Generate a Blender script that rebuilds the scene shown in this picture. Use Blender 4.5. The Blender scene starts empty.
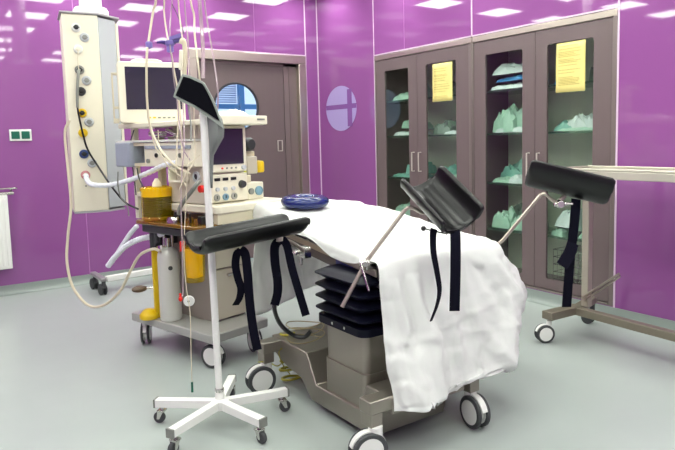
import bpy, bmesh, math, random
from mathutils import Vector as V, Matrix, noise
R = math.radians
random.seed(7)
COL = bpy.context.scene.collection

# ------------------------------------------------------------------ camera (recovered from the room's edges)
FP, CX, CY = 628.9, 363.1, 200.6
YAW, PIT, ROL = R(54.33), R(-5.62), R(-1.29)
CAM = V((-4.053, -6.508, 1.35))
cd = V((math.cos(YAW)*math.cos(PIT), math.sin(YAW)*math.cos(PIT), math.sin(PIT)))
cr = cd.cross(V((0, 0, 1))).normalized(); cu = cr.cross(cd)
cr, cu = cr*math.cos(ROL)+cu*math.sin(ROL), cu*math.cos(ROL)-cr*math.sin(ROL)
HD = V((math.cos(YAW), math.sin(YAW), 0)); HR = V((math.sin(YAW), -math.cos(YAW), 0))

def at(px, py, z=None, x=None, y=None, d=None):
    """survey point: the place on a known plane (or at a known distance) seen along a line of sight"""
    v = cd + cr*(px-CX)/FP - cu*(py-CY)/FP
    if z is not None: return CAM + v*((z-CAM.z)/v.z)
    if x is not None: return CAM + v*((x-CAM.x)/v.x)
    if y is not None: return CAM + v*((y-CAM.y)/v.y)
    return CAM + v*(d/v.dot(HD))

# ------------------------------------------------------------------ materials
def lin(c): return tuple(((x/255+.055)/1.055)**2.4 if x/255 > .04045 else x/255/12.92 for x in c)
MATS = {}
def mat(name, rgb, rough=.5, metal=0., spec=.5, coat=0., bump=0., bscale=60, var=0., vscale=8, stretch=None, alpha=None, emis=0, trans=0, sub=0, sheen=0):
    if name in MATS: return MATS[name]
    m = bpy.data.materials.new(name); m.use_nodes = True
    n = m.node_tree.nodes; l = m.node_tree.links; b = n['Principled BSDF']
    c = lin(rgb)
    b.inputs['Base Color'].default_value = (*c, 1)
    b.inputs['Roughness'].default_value = rough; b.inputs['Metallic'].default_value = metal
    b.inputs['Specular IOR Level'].default_value = spec
    b.inputs['Coat Weight'].default_value = coat
    b.inputs['Transmission Weight'].default_value = trans
    tc = n.new('ShaderNodeTexCoord'); mp = n.new('ShaderNodeMapping'); l.new(tc.outputs['Object'], mp.inputs[0])
    if stretch: mp.inputs['Scale'].default_value = stretch
    nz = n.new('ShaderNodeTexNoise'); nz.inputs['Scale'].default_value = vscale; nz.inputs['Detail'].default_value = 4
    l.new(mp.outputs[0], nz.inputs['Vector'])
    if var:
        r = n.new('ShaderNodeMapRange'); r.inputs[3].default_value = 1-var; r.inputs[4].default_value = 1+var
        l.new(nz.outputs['Fac'], r.inputs[0])
        x = n.new('ShaderNodeVectorMath'); x.operation = 'SCALE'; x.inputs[0].default_value = c
        l.new(r.outputs[0], x.inputs['Scale']); l.new(x.outputs[0], b.inputs['Base Color'])
    if bump:
        nb = n.new('ShaderNodeTexNoise'); nb.inputs['Scale'].default_value = bscale; nb.inputs['Detail'].default_value = 3
        l.new(mp.outputs[0], nb.inputs['Vector'])
        bp = n.new('ShaderNodeBump'); bp.inputs['Strength'].default_value = bump; bp.inputs['Distance'].default_value = .01
        l.new(nb.outputs['Fac'], bp.inputs['Height']); l.new(bp.outputs[0], b.inputs['Normal'])
    if emis:
        b.inputs['Emission Color'].default_value = (*c, 1); b.inputs['Emission Strength'].default_value = emis
    if alpha is not None: b.inputs['Alpha'].default_value = alpha
    MATS[name] = m; return m

def clear(name, tint, gloss=.06, rough=.02, body=0., bodycol=None):
    """thin clear plastic or glass: straight-through tint, a weak body colour and a surface reflection"""
    if name in MATS: return MATS[name]
    m = bpy.data.materials.new(name); m.use_nodes = True
    n = m.node_tree.nodes; l = m.node_tree.links; n.clear()
    o = n.new('ShaderNodeOutputMaterial'); t = n.new('ShaderNodeBsdfTransparent'); g = n.new('ShaderNodeBsdfGlossy'); f = n.new('ShaderNodeLayerWeight')
    t.inputs[0].default_value = (*lin(tint), 1); g.inputs['Roughness'].default_value = rough; f.inputs[0].default_value = .5
    a = t.outputs[0]
    if body:
        d = n.new('ShaderNodeBsdfDiffuse'); d.inputs[0].default_value = (*lin(bodycol or tint), 1)
        x = n.new('ShaderNodeMixShader'); x.inputs[0].default_value = body; l.new(a, x.inputs[1]); l.new(d.outputs[0], x.inputs[2]); a = x.outputs[0]
    pw = n.new('ShaderNodeMath'); pw.operation = 'POWER'; l.new(f.outputs['Facing'], pw.inputs[0]); pw.inputs[1].default_value = 4
    mr = n.new('ShaderNodeMapRange'); l.new(pw.outputs[0], mr.inputs[0]); mr.inputs[3].default_value = gloss*.4; mr.inputs[4].default_value = .9
    x = n.new('ShaderNodeMixShader'); l.new(mr.outputs[0], x.inputs[0]); l.new(a, x.inputs[1]); l.new(g.outputs[0], x.inputs[2])
    l.new(x.outputs[0], o.inputs[0]); MATS[name] = m; return m

PURPLE = mat('purple_glass_panel', (141, 82, 144), rough=.035, spec=.6, var=.03, vscale=1.5)
FLOOR = mat('grey_green_vinyl', (163, 171, 168), rough=.28, spec=.45, var=.035, vscale=5, bump=.03, bscale=4)
COVE = mat('vinyl_cove', (140, 150, 145), rough=.3, var=.03)
TRIM = mat('joint_trim', (214, 190, 212), rough=.3, spec=.5)
STEEL = mat('brushed_steel', (178, 168, 158), rough=.33, metal=.85, bump=.02, bscale=30, stretch=(1, 1, 30))
STEELD = mat('dull_steel', (150, 144, 134), rough=.34, metal=.75, var=.05, bump=.02, bscale=200)
CHROME = mat('chrome', (205, 203, 198), rough=.15, metal=1)
DOORM = mat('taupe_laminate', (106, 92, 93), rough=.42, spec=.4, var=.04, vscale=30, stretch=(1, 1, .05))
CABIN = mat('cabinet_lining', (214, 222, 204), rough=.4, metal=.1, var=.03)
CREAM = mat('cream_plastic', (226, 220, 200), rough=.4, spec=.45)
CREAM2 = mat('warm_cream_plastic', (206, 197, 172), rough=.42)
PANEL = mat('stone_grey_panel', (192, 184, 168), rough=.45)
LGREY = mat('light_grey_plastic', (188, 192, 196), rough=.4)
BGREY = mat('blue_grey_plastic', (150, 158, 172), rough=.4)
DGREY = mat('dark_grey_plastic', (52, 54, 56), rough=.45)
BLACK = mat('black_plastic', (22, 22, 24), rough=.35)
WHITE = mat('white_enamel', (236, 236, 232), rough=.3, spec=.5)
WPLAS = mat('white_plastic', (228, 228, 224), rough=.4)
TYRE = mat('grey_rubber', (62, 64, 66), rough=.6)
SCREEN = mat('dark_screen', (38, 34, 52), rough=.1, spec=.7)
PAD = mat('black_moulded_foam', (8, 8, 10), rough=.3, spec=.42)
STRAP = mat('navy_webbing', (12, 12, 26), rough=.9, spec=.12, bump=.3, bscale=400)
NAVY = mat('navy_rubber_bellows', (10, 11, 28), rough=.45, spec=.15)
BLUEGEL = mat('blue_gel_vinyl', (12, 30, 92), rough=.2, spec=.45, coat=.1)
SHEET = mat('white_disposable_sheet', (243, 244, 242), rough=.8, spec=.15, bump=.3, bscale=16)
YEL = mat('yellow_plastic', (222, 186, 20), rough=.3)
YELCL = clear('yellow_clear_plastic', (255, 240, 130), body=.1, bodycol=(240, 208, 20), gloss=.15)
AMBER = clear('amber_clear_plastic', (205, 160, 60), body=.55, bodycol=(150, 108, 30), gloss=.15)
RED = mat('red_plastic', (225, 40, 28), rough=.3)
PURP = mat('lilac_plastic', (120, 105, 175), rough=.4)
PURPD = mat('dark_violet_plastic', (62, 44, 118), rough=.4)
TUBEC = mat('milky_tubing', (214, 204, 180), rough=.3, spec=.5)
TUBEW = mat('white_corrugated_tubing', (225, 228, 236), rough=.35)
TUBECL = clear('clear_tubing', (225, 205, 222), body=.38, bodycol=(228, 214, 214), gloss=.15)
GREYT = mat('grey_tubing', (128, 130, 124), rough=.4)
GREEN = mat('green_plastic', (12, 98, 78), rough=.3)
PACKG = mat('green_sterile_wrap', (150, 188, 170), rough=.35, spec=.6, bump=.4, bscale=30, var=.1, vscale=14)
PACKT = mat('teal_sterile_wrap', (112, 166, 154), rough=.35, spec=.6, bump=.4, bscale=30, var=.12, vscale=14)
PACKW = mat('pale_film_wrap', (190, 205, 205), rough=.25, spec=.6, bump=.4, bscale=25, var=.1, vscale=10)
PACKB = mat('blue_film_wrap', (60, 128, 185), rough=.3, spec=.6, bump=.3, bscale=25)
PACKK = mat('grey_green_wrap', (112, 134, 122), rough=.35, spec=.6, bump=.4, bscale=30, var=.12, vscale=14)
GLASS = clear('window_glass', (250, 253, 250), gloss=.06)
SHGLASS = clear('green_shelf_glass', (230, 242, 236), body=.12, bodycol=(120, 170, 150), gloss=.1)
NOTE = mat('yellow_paper', (232, 218, 138), rough=.8)
INK = mat('brown_ink', (176, 158, 84), rough=.8)
CUFF = mat('dark_navy_cloth', (10, 10, 18), rough=.85, spec=.1)
CUFFE = mat('grey_green_binding', (146, 154, 146), rough=.6)
CUFFG = mat('grey_cuff_fabric', (112, 116, 114), rough=.6, var=.06)
BLUEF = mat('blue_window_frame', (96, 160, 210), rough=.4)
LAMP = mat('lamp_diffuser', (248, 254, 243), emis=13.8)

def translucent(m, col, f):
    n = m.node_tree.nodes; l = m.node_tree.links; o = [x for x in n if x.type == 'OUTPUT_MATERIAL'][0]
    t = n.new('ShaderNodeBsdfTranslucent'); t.inputs[0].default_value = (*lin(col), 1); x = n.new('ShaderNodeMixShader'); x.inputs[0].default_value = f
    l.new(n['Principled BSDF'].outputs[0], x.inputs[1]); l.new(t.outputs[0], x.inputs[2]); l.new(x.outputs[0], o.inputs[0])
translucent(SHEET, (244, 246, 242), .3)
# ------------------------------------------------------------------ mesh helpers
def catmull(pts, k=8):
    pts = [V(p) for p in pts]
    if len(pts) < 3: return pts
    q = [pts[0]*2-pts[1]]+pts+[pts[-1]*2-pts[-2]]; out = []
    for i in range(1, len(q)-2):
        for j in range(k):
            t = j/k; a, b, c, d = q[i-1], q[i], q[i+1], q[i+2]
            out.append(.5*((2*b)+(c-a)*t+(2*a-5*b+4*c-d)*t*t+(3*b-a-3*c+d)*t**3))
    return out+[pts[-1]]

class MB:
    def __init__(s): s.bm = bmesh.new()
    def poly(s, vs, fs, M=None):
        b = [s.bm.verts.new((M @ V(v)) if M else v) for v in vs]
        for f in fs:
            try: s.bm.faces.new([b[i] for i in f])
            except ValueError: pass
        return s
    def box(s, x0, x1, y0, y1, z0, z1, M=None):
        vs = [(x, y, z) for x in (x0, x1) for y in (y0, y1) for z in (z0, z1)]
        return s.poly(vs, [(0, 1, 3, 2), (4, 6, 7, 5), (0, 4, 5, 1), (2, 3, 7, 6), (0, 2, 6, 4), (1, 5, 7, 3)], M)
    def beam(s, p0, p1, w, h, up=(0, 0, 1), w1=None, h1=None):
        p0, p1 = V(p0), V(p1); a = (p1-p0).normalized(); side = a.cross(V(up)).normalized(); u = side.cross(a)
        vs = []
        for p, ww, hh in ((p0, w, h), (p1, w1 or w, h1 or h)):
            for i, j in ((-1, -1), (1, -1), (1, 1), (-1, 1)): vs.append(p+side*ww/2*i+u*hh/2*j)
        return s.poly(vs, [(3, 2, 1, 0), (4, 5, 6, 7), (0, 1, 5, 4), (1, 2, 6, 5), (2, 3, 7, 6), (3, 0, 4, 7)])
    def ring(s, c, a, b, r, n):
        return [s.bm.verts.new(c+a*r*math.cos(2*math.pi*i/n)+b*r*math.sin(2*math.pi*i/n)) for i in range(n)]
    def skin(s, rings, cap=True, closed=True):
        for A, B in zip(rings, rings[1:]):
            n = len(A)
            for i in range(n if closed else n-1): s.bm.faces.new((A[i], A[(i+1) % n], B[(i+1) % n], B[i]))
        if cap and closed:
            s.bm.faces.new(rings[0][::-1]); s.bm.faces.new(rings[-1])
        return s
    def tube(s, pts, r, n=8, k=8, smooth=True, r1=None):
        p = catmull(pts, k) if smooth else [V(q) for q in pts]
        rings = []; t = (p[1]-p[0]).normalized(); a = t.orthogonal().normalized()
        for i, q in enumerate(p):
            t = (p[min(i+1, len(p)-1)]-p[max(i-1, 0)]).normalized()
            a = (a-t*a.dot(t)).normalized(); b = t.cross(a)
            rr = r if r1 is None else r+(r1-r)*i/(len(p)-1)
            if callable(r): rr = r(i/(len(p)-1))
            rings.append(s.ring(q, a, b, rr, n))
        return s.skin(rings)
    def cyl(s, p0, p1, r, r1=None, n=24): return s.tube([p0, p1], r, n=n, smooth=False, r1=r1)
    def lathe(s, prof, c=(0, 0, 0), axis=(0, 0, 1), n=32):
        c = V(c); ax = V(axis).normalized(); a = ax.orthogonal().normalized(); b = ax.cross(a)
        return s.skin([s.ring(c+ax*z, a, b, max(r, 1e-4), n) for r, z in prof])
    def prism(s, pts, x0, x1, axis='x'):
        f = {'x': lambda t, p: (t, p[0], p[1]), 'y': lambda t, p: (p[0], t, p[1]), 'z': lambda t, p: (p[0], p[1], t)}[axis]
        n = len(pts); vs = [f(x0, p) for p in pts]+[f(x1, p) for p in pts]
        return s.poly(vs, [tuple(range(n))[::-1], tuple(range(n, 2*n))]+[(i, (i+1) % n, n+(i+1) % n, n+i) for i in range(n)])
    def ell(s, c, rx, ry, rz, n=16, M=None):
        c = V(c); rings = []
        for j in range(1, n//2):
            th = math.pi*j/(n//2)
            rings.append([s.bm.verts.new((M @ V((rx*math.sin(th)*math.cos(2*math.pi*i/n), ry*math.sin(th)*math.sin(2*math.pi*i/n), -rz*math.cos(th))) if M else
                          V((rx*math.sin(th)*math.cos(2*math.pi*i/n), ry*math.sin(th)*math.sin(2*math.pi*i/n), -rz*math.cos(th))))+c) for i in range(n)])
        return s.skin(rings)
    def torus(s, c, Rr, r, axis=(0, 0, 1), n=36, m=12, flat=1.0):
        c = V(c); ax = V(axis).normalized(); a = ax.orthogonal().normalized(); b = ax.cross(a); rings = []
        for i in range(n):
            d = a*math.cos(2*math.pi*i/n)+b*math.sin(2*math.pi*i/n)
            rings.append([s.bm.verts.new(c+d*(Rr+r*math.cos(2*math.pi*j/m))+ax*r*flat*math.sin(2*math.pi*j/m)) for j in range(m)])
        rings.append(rings[0]); return s.skin(rings, cap=False)
    def grid(s, rows):
        rr = [[s.bm.verts.new(p) for p in r] for r in rows]
        return s.skin(rr, cap=False, closed=False)
    def band(s, pts, w, side, t=.003, k=8):
        """a strap: flat ribbon along a path, its width along the given direction"""
        p = catmull(pts, k); rings = []
        for i, q in enumerate(p):
            tg = (p[min(i+1, len(p)-1)]-p[max(i-1, 0)]).normalized()
            sd = side(i/(len(p)-1)) if callable(side) else V(side)
            sd = (sd-tg*sd.dot(tg)).normalized(); nn = tg.cross(sd)
            rings.append([s.bm.verts.new(q+sd*w/2*a+nn*t/2*b) for a, b in ((-1, -1), (1, -1), (1, 1), (-1, 1))])
        return s.skin(rings)
    def xf(s, M): bmesh.ops.transform(s.bm, matrix=M, verts=s.bm.verts); return s

def thing(name, label, cat, loc=(0, 0, 0), rz=0, group=None):
    o = bpy.data.objects.new(name, None); COL.objects.link(o); o.empty_display_size = .05
    o.location = loc; o.rotation_euler = (0, 0, rz); o['label'] = label; o['category'] = cat
    if group: o['group'] = group
    return o
def mat_of(o):
    M = Matrix.Translation(o.location) @ o.rotation_euler.to_matrix().to_4x4()
    return mat_of(o.parent) @ M if o.parent else M
def obj(name, mb, m, parent=None, bevel=0, world=False, angle=35, solid=0, label=None, seg=2):
    if world and parent: mb.xf(mat_of(parent).inverted())
    bmesh.ops.recalc_face_normals(mb.bm, faces=mb.bm.faces)
    me = bpy.data.meshes.new(name); mb.bm.to_mesh(me); mb.bm.free()
    me.materials.append(m)
    for p in me.polygons: p.use_smooth = True
    me.set_sharp_from_angle(angle=R(angle))
    o = bpy.data.objects.new(name, me); COL.objects.link(o)
    if parent: o.parent = parent
    if solid: md = o.modifiers.new('solid', 'SOLIDIFY'); md.thickness = solid; md.offset = 0
    if bevel:
        md = o.modifiers.new('bevel', 'BEVEL'); md.width = bevel; md.segments = seg; md.limit_method = 'ANGLE'; md.angle_limit = R(40); md.harden_normals = False
    if label: o['label'] = label
    return o
def tag(o, label, cat, group=None):
    o['label'] = label; o['category'] = cat
    if group: o['group'] = group
    return o
def settle(o):
    """move a single-mesh thing's origin to the middle of its base"""
    me = o.data; xs = [v.co for v in me.vertices]
    c = V(((min(v.x for v in xs)+max(v.x for v in xs))/2, (min(v.y for v in xs)+max(v.y for v in xs))/2, min(v.z for v in xs)))
    me.transform(Matrix.Translation(-c)); o.location = c; return o
def struct(name, mb, m, bevel=0, parent=None, **k):
    o = obj(name, mb, m, parent, bevel, **k)
    if not parent: o['kind'] = 'structure'
    return o
def rrect(x0, x1, y0, y1, r, k=6):
    out = []
    for cx, cy, a in ((x1-r, y1-r, 0), (x0+r, y1-r, 90), (x0+r, y0+r, 180), (x1-r, y0+r, 270)):
        for i in range(k+1): t = R(a+90*i/k); out.append((cx+r*math.cos(t), cy+r*math.sin(t)))
    return out
def ray_poly(c, ang, poly):
    d = (math.cos(ang), math.sin(ang)); best = None
    for i in range(len(poly)):
        a, b = poly[i], poly[(i+1) % len(poly)]
        ex, ey = b[0]-a[0], b[1]-a[1]; den = d[0]*ey-d[1]*ex
        if abs(den) < 1e-12: continue
        t = ((a[0]-c[0])*ey-(a[1]-c[1])*ex)/den; u = ((a[0]-c[0])*d[1]-(a[1]-c[1])*d[0])/den
        if t > 0 and -1e-6 <= u <= 1+1e-6: best = t if best is None else max(best, t)
    return (c[0]+d[0]*best, c[1]+d[1]*best)
def holed(mb, outer, inner, c, t0, t1, axis):
    """a slab with one hole; outer and inner are polygons around c in the slab's plane"""
    angs = sorted(set(round(math.atan2(p[1]-c[1], p[0]-c[0]), 6) for p in outer+inner))
    f = {'x': lambda t, p: V((t, p[0], p[1])), 'y': lambda t, p: V((p[0], t, p[1]))}[axis]
    R_ = []
    for a in angs:
        o, i = ray_poly(c, a, outer), ray_poly(c, a, inner)
        R_.append([mb.bm.verts.new(f(t0, o)), mb.bm.verts.new(f(t1, o)), mb.bm.verts.new(f(t1, i)), mb.bm.verts.new(f(t0, i))])
    n = len(R_)
    for k in range(n):
        A, B = R_[k], R_[(k+1) % n]
        for j in range(4): mb.bm.faces.new((A[j], A[(j+1) % 4], B[(j+1) % 4], B[j]))
    return mb
def rect(x0, x1, y0, y1): return [(x0, y0), (x1, y0), (x1, y1), (x0, y1)]

# castor: twin wheel with pale hub discs under a stem.  local: wheel rolls along x
def castor(parent, x, y, top, r=.075, rz=0, w=.056, hub=WPLAS, house=WPLAS, tyre=TYRE, stem=.018, off=.03):
    c = bpy.data.objects.new('castor', None); COL.objects.link(c)
    # the housing is the castor's own mesh
    bpy.data.objects.remove(c)
    mb = MB(); mb.cyl((0, 0, r*1.25), (0, 0, top), stem)
    pts = [(off+r*1.04*math.cos(R(a)), r+r*1.04*math.sin(R(a))) for a in range(15, 166, 10)]+[(off+r*.62*math.cos(R(a)), r+r*.62*math.sin(R(a))) for a in range(165, 14, -10)]
    mb.prism(pts, -w*.22, w*.22, 'y')
    mb.cyl((off, -w*.3, r), (off, w*.3, r), r*.62)
    c = obj('castor', mb, house, parent, bevel=.002); c.location = (x, y, 0); c.rotation_euler = (0, 0, rz)
    for sgn in (-1, 1):
        m2 = MB(); m2.lathe([(r*.80, 0), (r*.93, 0), (r, w*.07), (r, w*.2), (r*.93, w*.27), (r*.80, w*.27)], (off, sgn*w*.36-w*.135, r), (0, 1, 0), 36)
        obj('tyre', m2, tyre, c)
        m3 = MB(); m3.lathe([(r*.80, -w*.05), (r*.82, w*.02), (r*.2, w*.06), (.001, w*.06)], (off, sgn*(w*.36+w*.11), r), (0, sgn, 0), 36)
        m3.cyl((off, sgn*w*.2, r), (off, sgn*(w*.36+w*.08), r), r*.79, n=32)
        obj('hub', m3, hub, c)
    return c

# ------------------------------------------------------------------ room
H = 3.05; XL, YF = -6.2, -8.6
DX0, DX1, DT = -1.61, -.175, 2.333      # door frame outside edges
C1, C2, C3, CB, CT = -1.123, -2.540, -3.937, .10, 2.211   # cabinet recess edges along the right wall
TW = .12
struct('floor', MB().box(XL-TW, TW+.55, YF-TW, TW, -.1, 0), FLOOR)
struct('ceiling', MB().box(XL-TW, TW+.55, YF-TW, TW, H, H+.1), mat('ceiling_white', (225, 222, 220), rough=.6))
mb = MB(); mb.box(XL, DX0, 0, TW, 0, H); mb.box(DX1, 0, 0, TW, 0, H); mb.box(DX0, DX1, 0, TW, DT, H)
struct('wall_back', mb, PURPLE)
mb = MB(); mb.box(0, TW, YF, C3, 0, H); mb.box(0, TW, C1, TW, 0, H); mb.box(0, TW, C3, C1, CT, H); mb.box(0, TW, C3, C1, 0, CB)
struct('wall_right', mb, PURPLE)
struct('wall_left', MB().box(XL-TW, XL, YF-TW, TW, 0, H), PURPLE)
struct('wall_front', MB().box(XL, TW, YF-TW, YF, 0, H), mat('far_wall_paint', (190, 170, 195), rough=.5))
# coved vinyl skirting
def cove(name, a, b, nrm, h=.088):
    a, b, n = V(a), V(b), V(nrm); prof = [(0, h), (.004, h), (.006, .05), (.014, .022), (.03, .006), (.052, .001), (0, 0)]
    mb = MB(); rr = [[mb.bm.verts.new(p+n*u+V((0, 0, z))) for u, z in prof] for p in (a, b)]; mb.skin(rr)
    struct(name, mb, COVE, angle=50)
cove('baseboard_back', (XL, 0, 0), (DX0, 0, 0), (0, -1, 0)); cove('baseboard_corner', (DX1, 0, 0), (0, 0, 0), (0, -1, 0))
cove('baseboard_right', (0, 0, 0), (0, YF, 0), (-1, 0, 0), .095)
cove('baseboard_left', (XL, 0, 0), (XL, YF, 0), (1, 0, 0))
# thin joint trims between the wall panels
def trimv(n, x, y, w=.010, z1=H, z0=.09, m=TRIM, t=.003):
    mb = MB()
    if x is None: mb.box(-t, .001, y-w/2, y+w/2, z0, z1)
    else: mb.box(x-w/2, x+w/2, -t, .001, z0, z1)
    struct('trim_%d' % n, mb, m)
mb = MB(); mb.box(-.009, .0, -.009, 0, .09, H); struct('trim_1', mb, TRIM)
trimv(2, DX1+.005, None, .014, m=TRIM)
for i, yy in enumerate((C1+.005, C2, C3-.006)): trimv(3+i, None, yy, .014 if i else .010, z0=(.09 if i != 1 else CT))
SEAM = mat('fine_seam', (186, 120, 190), rough=.3)
trimv(6, at(72, 0, y=0).x, None, .006, m=SEAM); trimv(7, at(253, 0, y=0).x, None, .004, z0=DT, m=SEAM)
trimv(8, None, -1.62, .003, z0=CT, m=SEAM); trimv(9, None, -5.35, .006, m=SEAM)
mb = MB(); mb.box(DX0, DX1, -.003, .001, DT, DT+.012); struct('trim_10', mb, TRIM)
mb = MB(); mb.box(-.003, .001, C3, C1, CT, CT+.012); struct('trim_11', mb, TRIM)

# door: steel frame, taupe leaf with a porthole
FW = .098
mb = MB(); mb.box(DX0, DX1, -.012, .10, DT-FW, DT); mb.box(DX0, DX0+FW, -.012, .10, 0, DT-FW); mb.box(DX1-FW, DX1, -.012, .10, 0, DT-FW)
df = struct('door_frame', mb, STEEL, bevel=.006)
JM = mat('dark_jamb', (124, 110, 108), rough=.4, metal=.3)
mb = MB(); mb.box(DX1-FW-.17, DX1-FW, .055, .11, 0, DT-FW); mb.box(DX0+FW, DX1-FW, .055, .11, DT-FW-.03, DT-FW)
mb.box(DX1-FW-.105, DX1-FW-.09, .045, .06, 0, DT-FW-.03); obj('door_jamb', mb, JM, df)
lx0, lx1 = DX0+FW, -.448; WCX, WCZ, WR = -1.045, 1.735, .262
circ = [(WCX+WR*math.cos(2*math.pi*i/48), WCZ+WR*math.sin(2*math.pi*i/48)) for i in range(48)]
dl = struct('door_1', holed(MB(), rect(lx0, lx1, .01, DT-FW-.02), circ, (WCX, WCZ), .062, .10, 'y'), DOORM)
obj('porthole_ring', MB().torus((WCX, .06, WCZ), WR, .012, (0, 1, 0), 48, 8), mat('dark_rubber_ring', (38, 36, 44), rough=.4), dl)
mb = MB(); mb.lathe([(WR, -.004), (WR, .004)], (WCX, .08, WCZ), (0, 1, 0), 48); obj('glass_pane', mb, GLASS, dl)
mb = MB(); holed(mb, rrect(-.55, -.485, 1.225, 1.355, .006), rrect(-.541, -.494, 1.234, 1.346, .004), (-.5175, 1.29), .052, .063, 'y'); obj('flush_handle', mb, mat('satin_handle', (200, 192, 184), rough=.4, metal=.3), dl)
# corridor window seen through the porthole
q = at(241.5, 105, y=1.5); mb = MB()
mb.box(q.x-1.5, q.x+1.2, 1.48, 1.54, q.z-.055, q.z+.01); mb.box(q.x-.035, q.x+.035, 1.47, 1.55, 0, 3.2); mb.box(q.x+.30, q.x+1.2, 1.47, 1.56, 0, 3.2)
mb.box(q.x-1.5, q.x+1.2, 1.48, 1.54, 0, .9)
wf = struct('window_1', mb, BLUEF)
mb = MB()
for k in range(26): mb.box(q.x-1.4, q.x-.04, 1.56, 1.575, q.z+.03+k*.03, q.z+.05+k*.03)
obj('blind', mb, mat('pale_blind', (200, 214, 236), rough=.6), wf)
struct('corridor_floor', MB().box(-3, .5, TW, 3.0, -.1, 0), FLOOR)

# ceiling lights: square recessed panels
k = 0
for ix in range(5):
    for iy in range(7):
        x, y = -.42-1.13*ix, -.45-1.15*iy
        t = thing('ceiling_light', 'square white recessed ceiling light panel, one of an even grid', 'ceiling light', (x, y, H-.02), 0, 'recessed ceiling lights')
        mb = MB()
        for a in ((-.26, .26, -.26, -.23), (-.26, .26, .23, .26), (-.26, -.23, -.23, .23), (.23, .26, -.23, .23)): mb.box(*a, 0, .02)
        obj('frame', mb, WPLAS, t)
        obj('diffuser', MB().box(-.23, .23, -.23, .23, .008, .018), LAMP, t)

# ------------------------------------------------------------------ wall cabinets
def cabinet(y0, y1, idx, label):
    """y0 nearer the corner, y1 nearer the camera; steel frame flush with the wall, body behind it"""
    t = thing('wall_cabinet', label, 'cabinet', (.05, (y0+y1)/2, CB))
    g = .0035; a, b = y1+g, y0-g
    fs = .035                     # frame: side width ; top bevel is deeper
    mb = MB(); mb.box(-.004, .03, a, b, CT-.052, CT-g)
    obj('frame', mb, STEEL, t, bevel=.004, world=True)
    mb = MB(); mb.box(-.004, .03, a, a+fs, CB, CT-.052); mb.box(-.004, .03, b-fs*.35, b, CB, CT-.052); mb.box(-.004, .03, a+fs, b-fs*.35, CB, CB+.014)
    obj('side_frame', mb, mat('taupe_frame', (122, 110, 108), rough=.35, metal=.3), t, bevel=.004, world=True)
    mb = MB(); X1 = .46; ym = (a+b)/2
    mb.box(.03, X1, a, a+.018, CB, CT-.03); mb.box(.03, X1, b-.018, b, CB, CT-.03)
    mb.box(.03, X1, a, b, CB, CB+.03); mb.box(.03, X1, a, b, CT-.06, CT-.03)
    obj('body', mb, DOORM, t, world=True)
    obj('back_panel', MB().box(X1-.015, X1, a+.018, b-.018, CB, CT-.03), CABIN, t, world=True)
    for z in (.545, .945, 1.372, 1.735):
        mb = MB(); mb.box(.05, X1-.02, a+.02, ym-.012, z-.016, z); mb.box(.05, X1-.02, ym+.012, b-.02, z-.016, z)
        obj('shelf', mb, SHGLASS, t, bevel=.002, world=True)
    d0, d1 = a+fs+.004, b-fs*.35-.004; mid = (d0+d1)/2+ (0.02 if idx == 2 else .0)
    wins = {1: [(-1.665, -1.285), (-2.335, -1.925)], 2: [(-3.095, -2.69), (-3.745, -3.335)]}[idx]
    mids = {1: -1.797, 2: -3.222}[idx]
    for j, (w0, w1) in enumerate(wins):
        e0, e1 = (mids+.002, d1) if j == 0 else (d0, mids-.002)
        outer = rect(e0, e1, CB+.022, CT-.056); inner = rrect(w0, w1, .205, 2.04, .02, 4)
        d = obj('door', holed(MB(), outer, inner, ((w0+w1)/2, 1.12), .004, .026, 'x'), DOORM, t, world=True)
        obj('glass_pane', MB().box(.012, .018, w0-.01, w1+.01, .195, 2.05), GLASS, d, world=False)
        d.data.transform(Matrix.Identity(4))
        hy = mids+.055 if j == 0 else mids-.045
        obj('handle', MB().tube([(.006, hy, 1.205), (-.03, hy, 1.205), (-.03, hy, 1.02), (.006, hy, 1.02)], .0065, smooth=False), mat('satin_handle', (200, 192, 184), rough=.4, metal=.3), d, world=False)
    for d in [o for o in t.children if o.name.startswith('door')]:
        for c in d.children: c.data.transform(mat_of(t).inverted())
    return t
cabinet(C1, C2, 1, 'taupe built-in cabinet with two glazed doors, the one nearer the round-window door')
cabinet(C2, C3, 2, 'taupe built-in cabinet with two glazed doors, the one nearer the instrument table')

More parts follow.
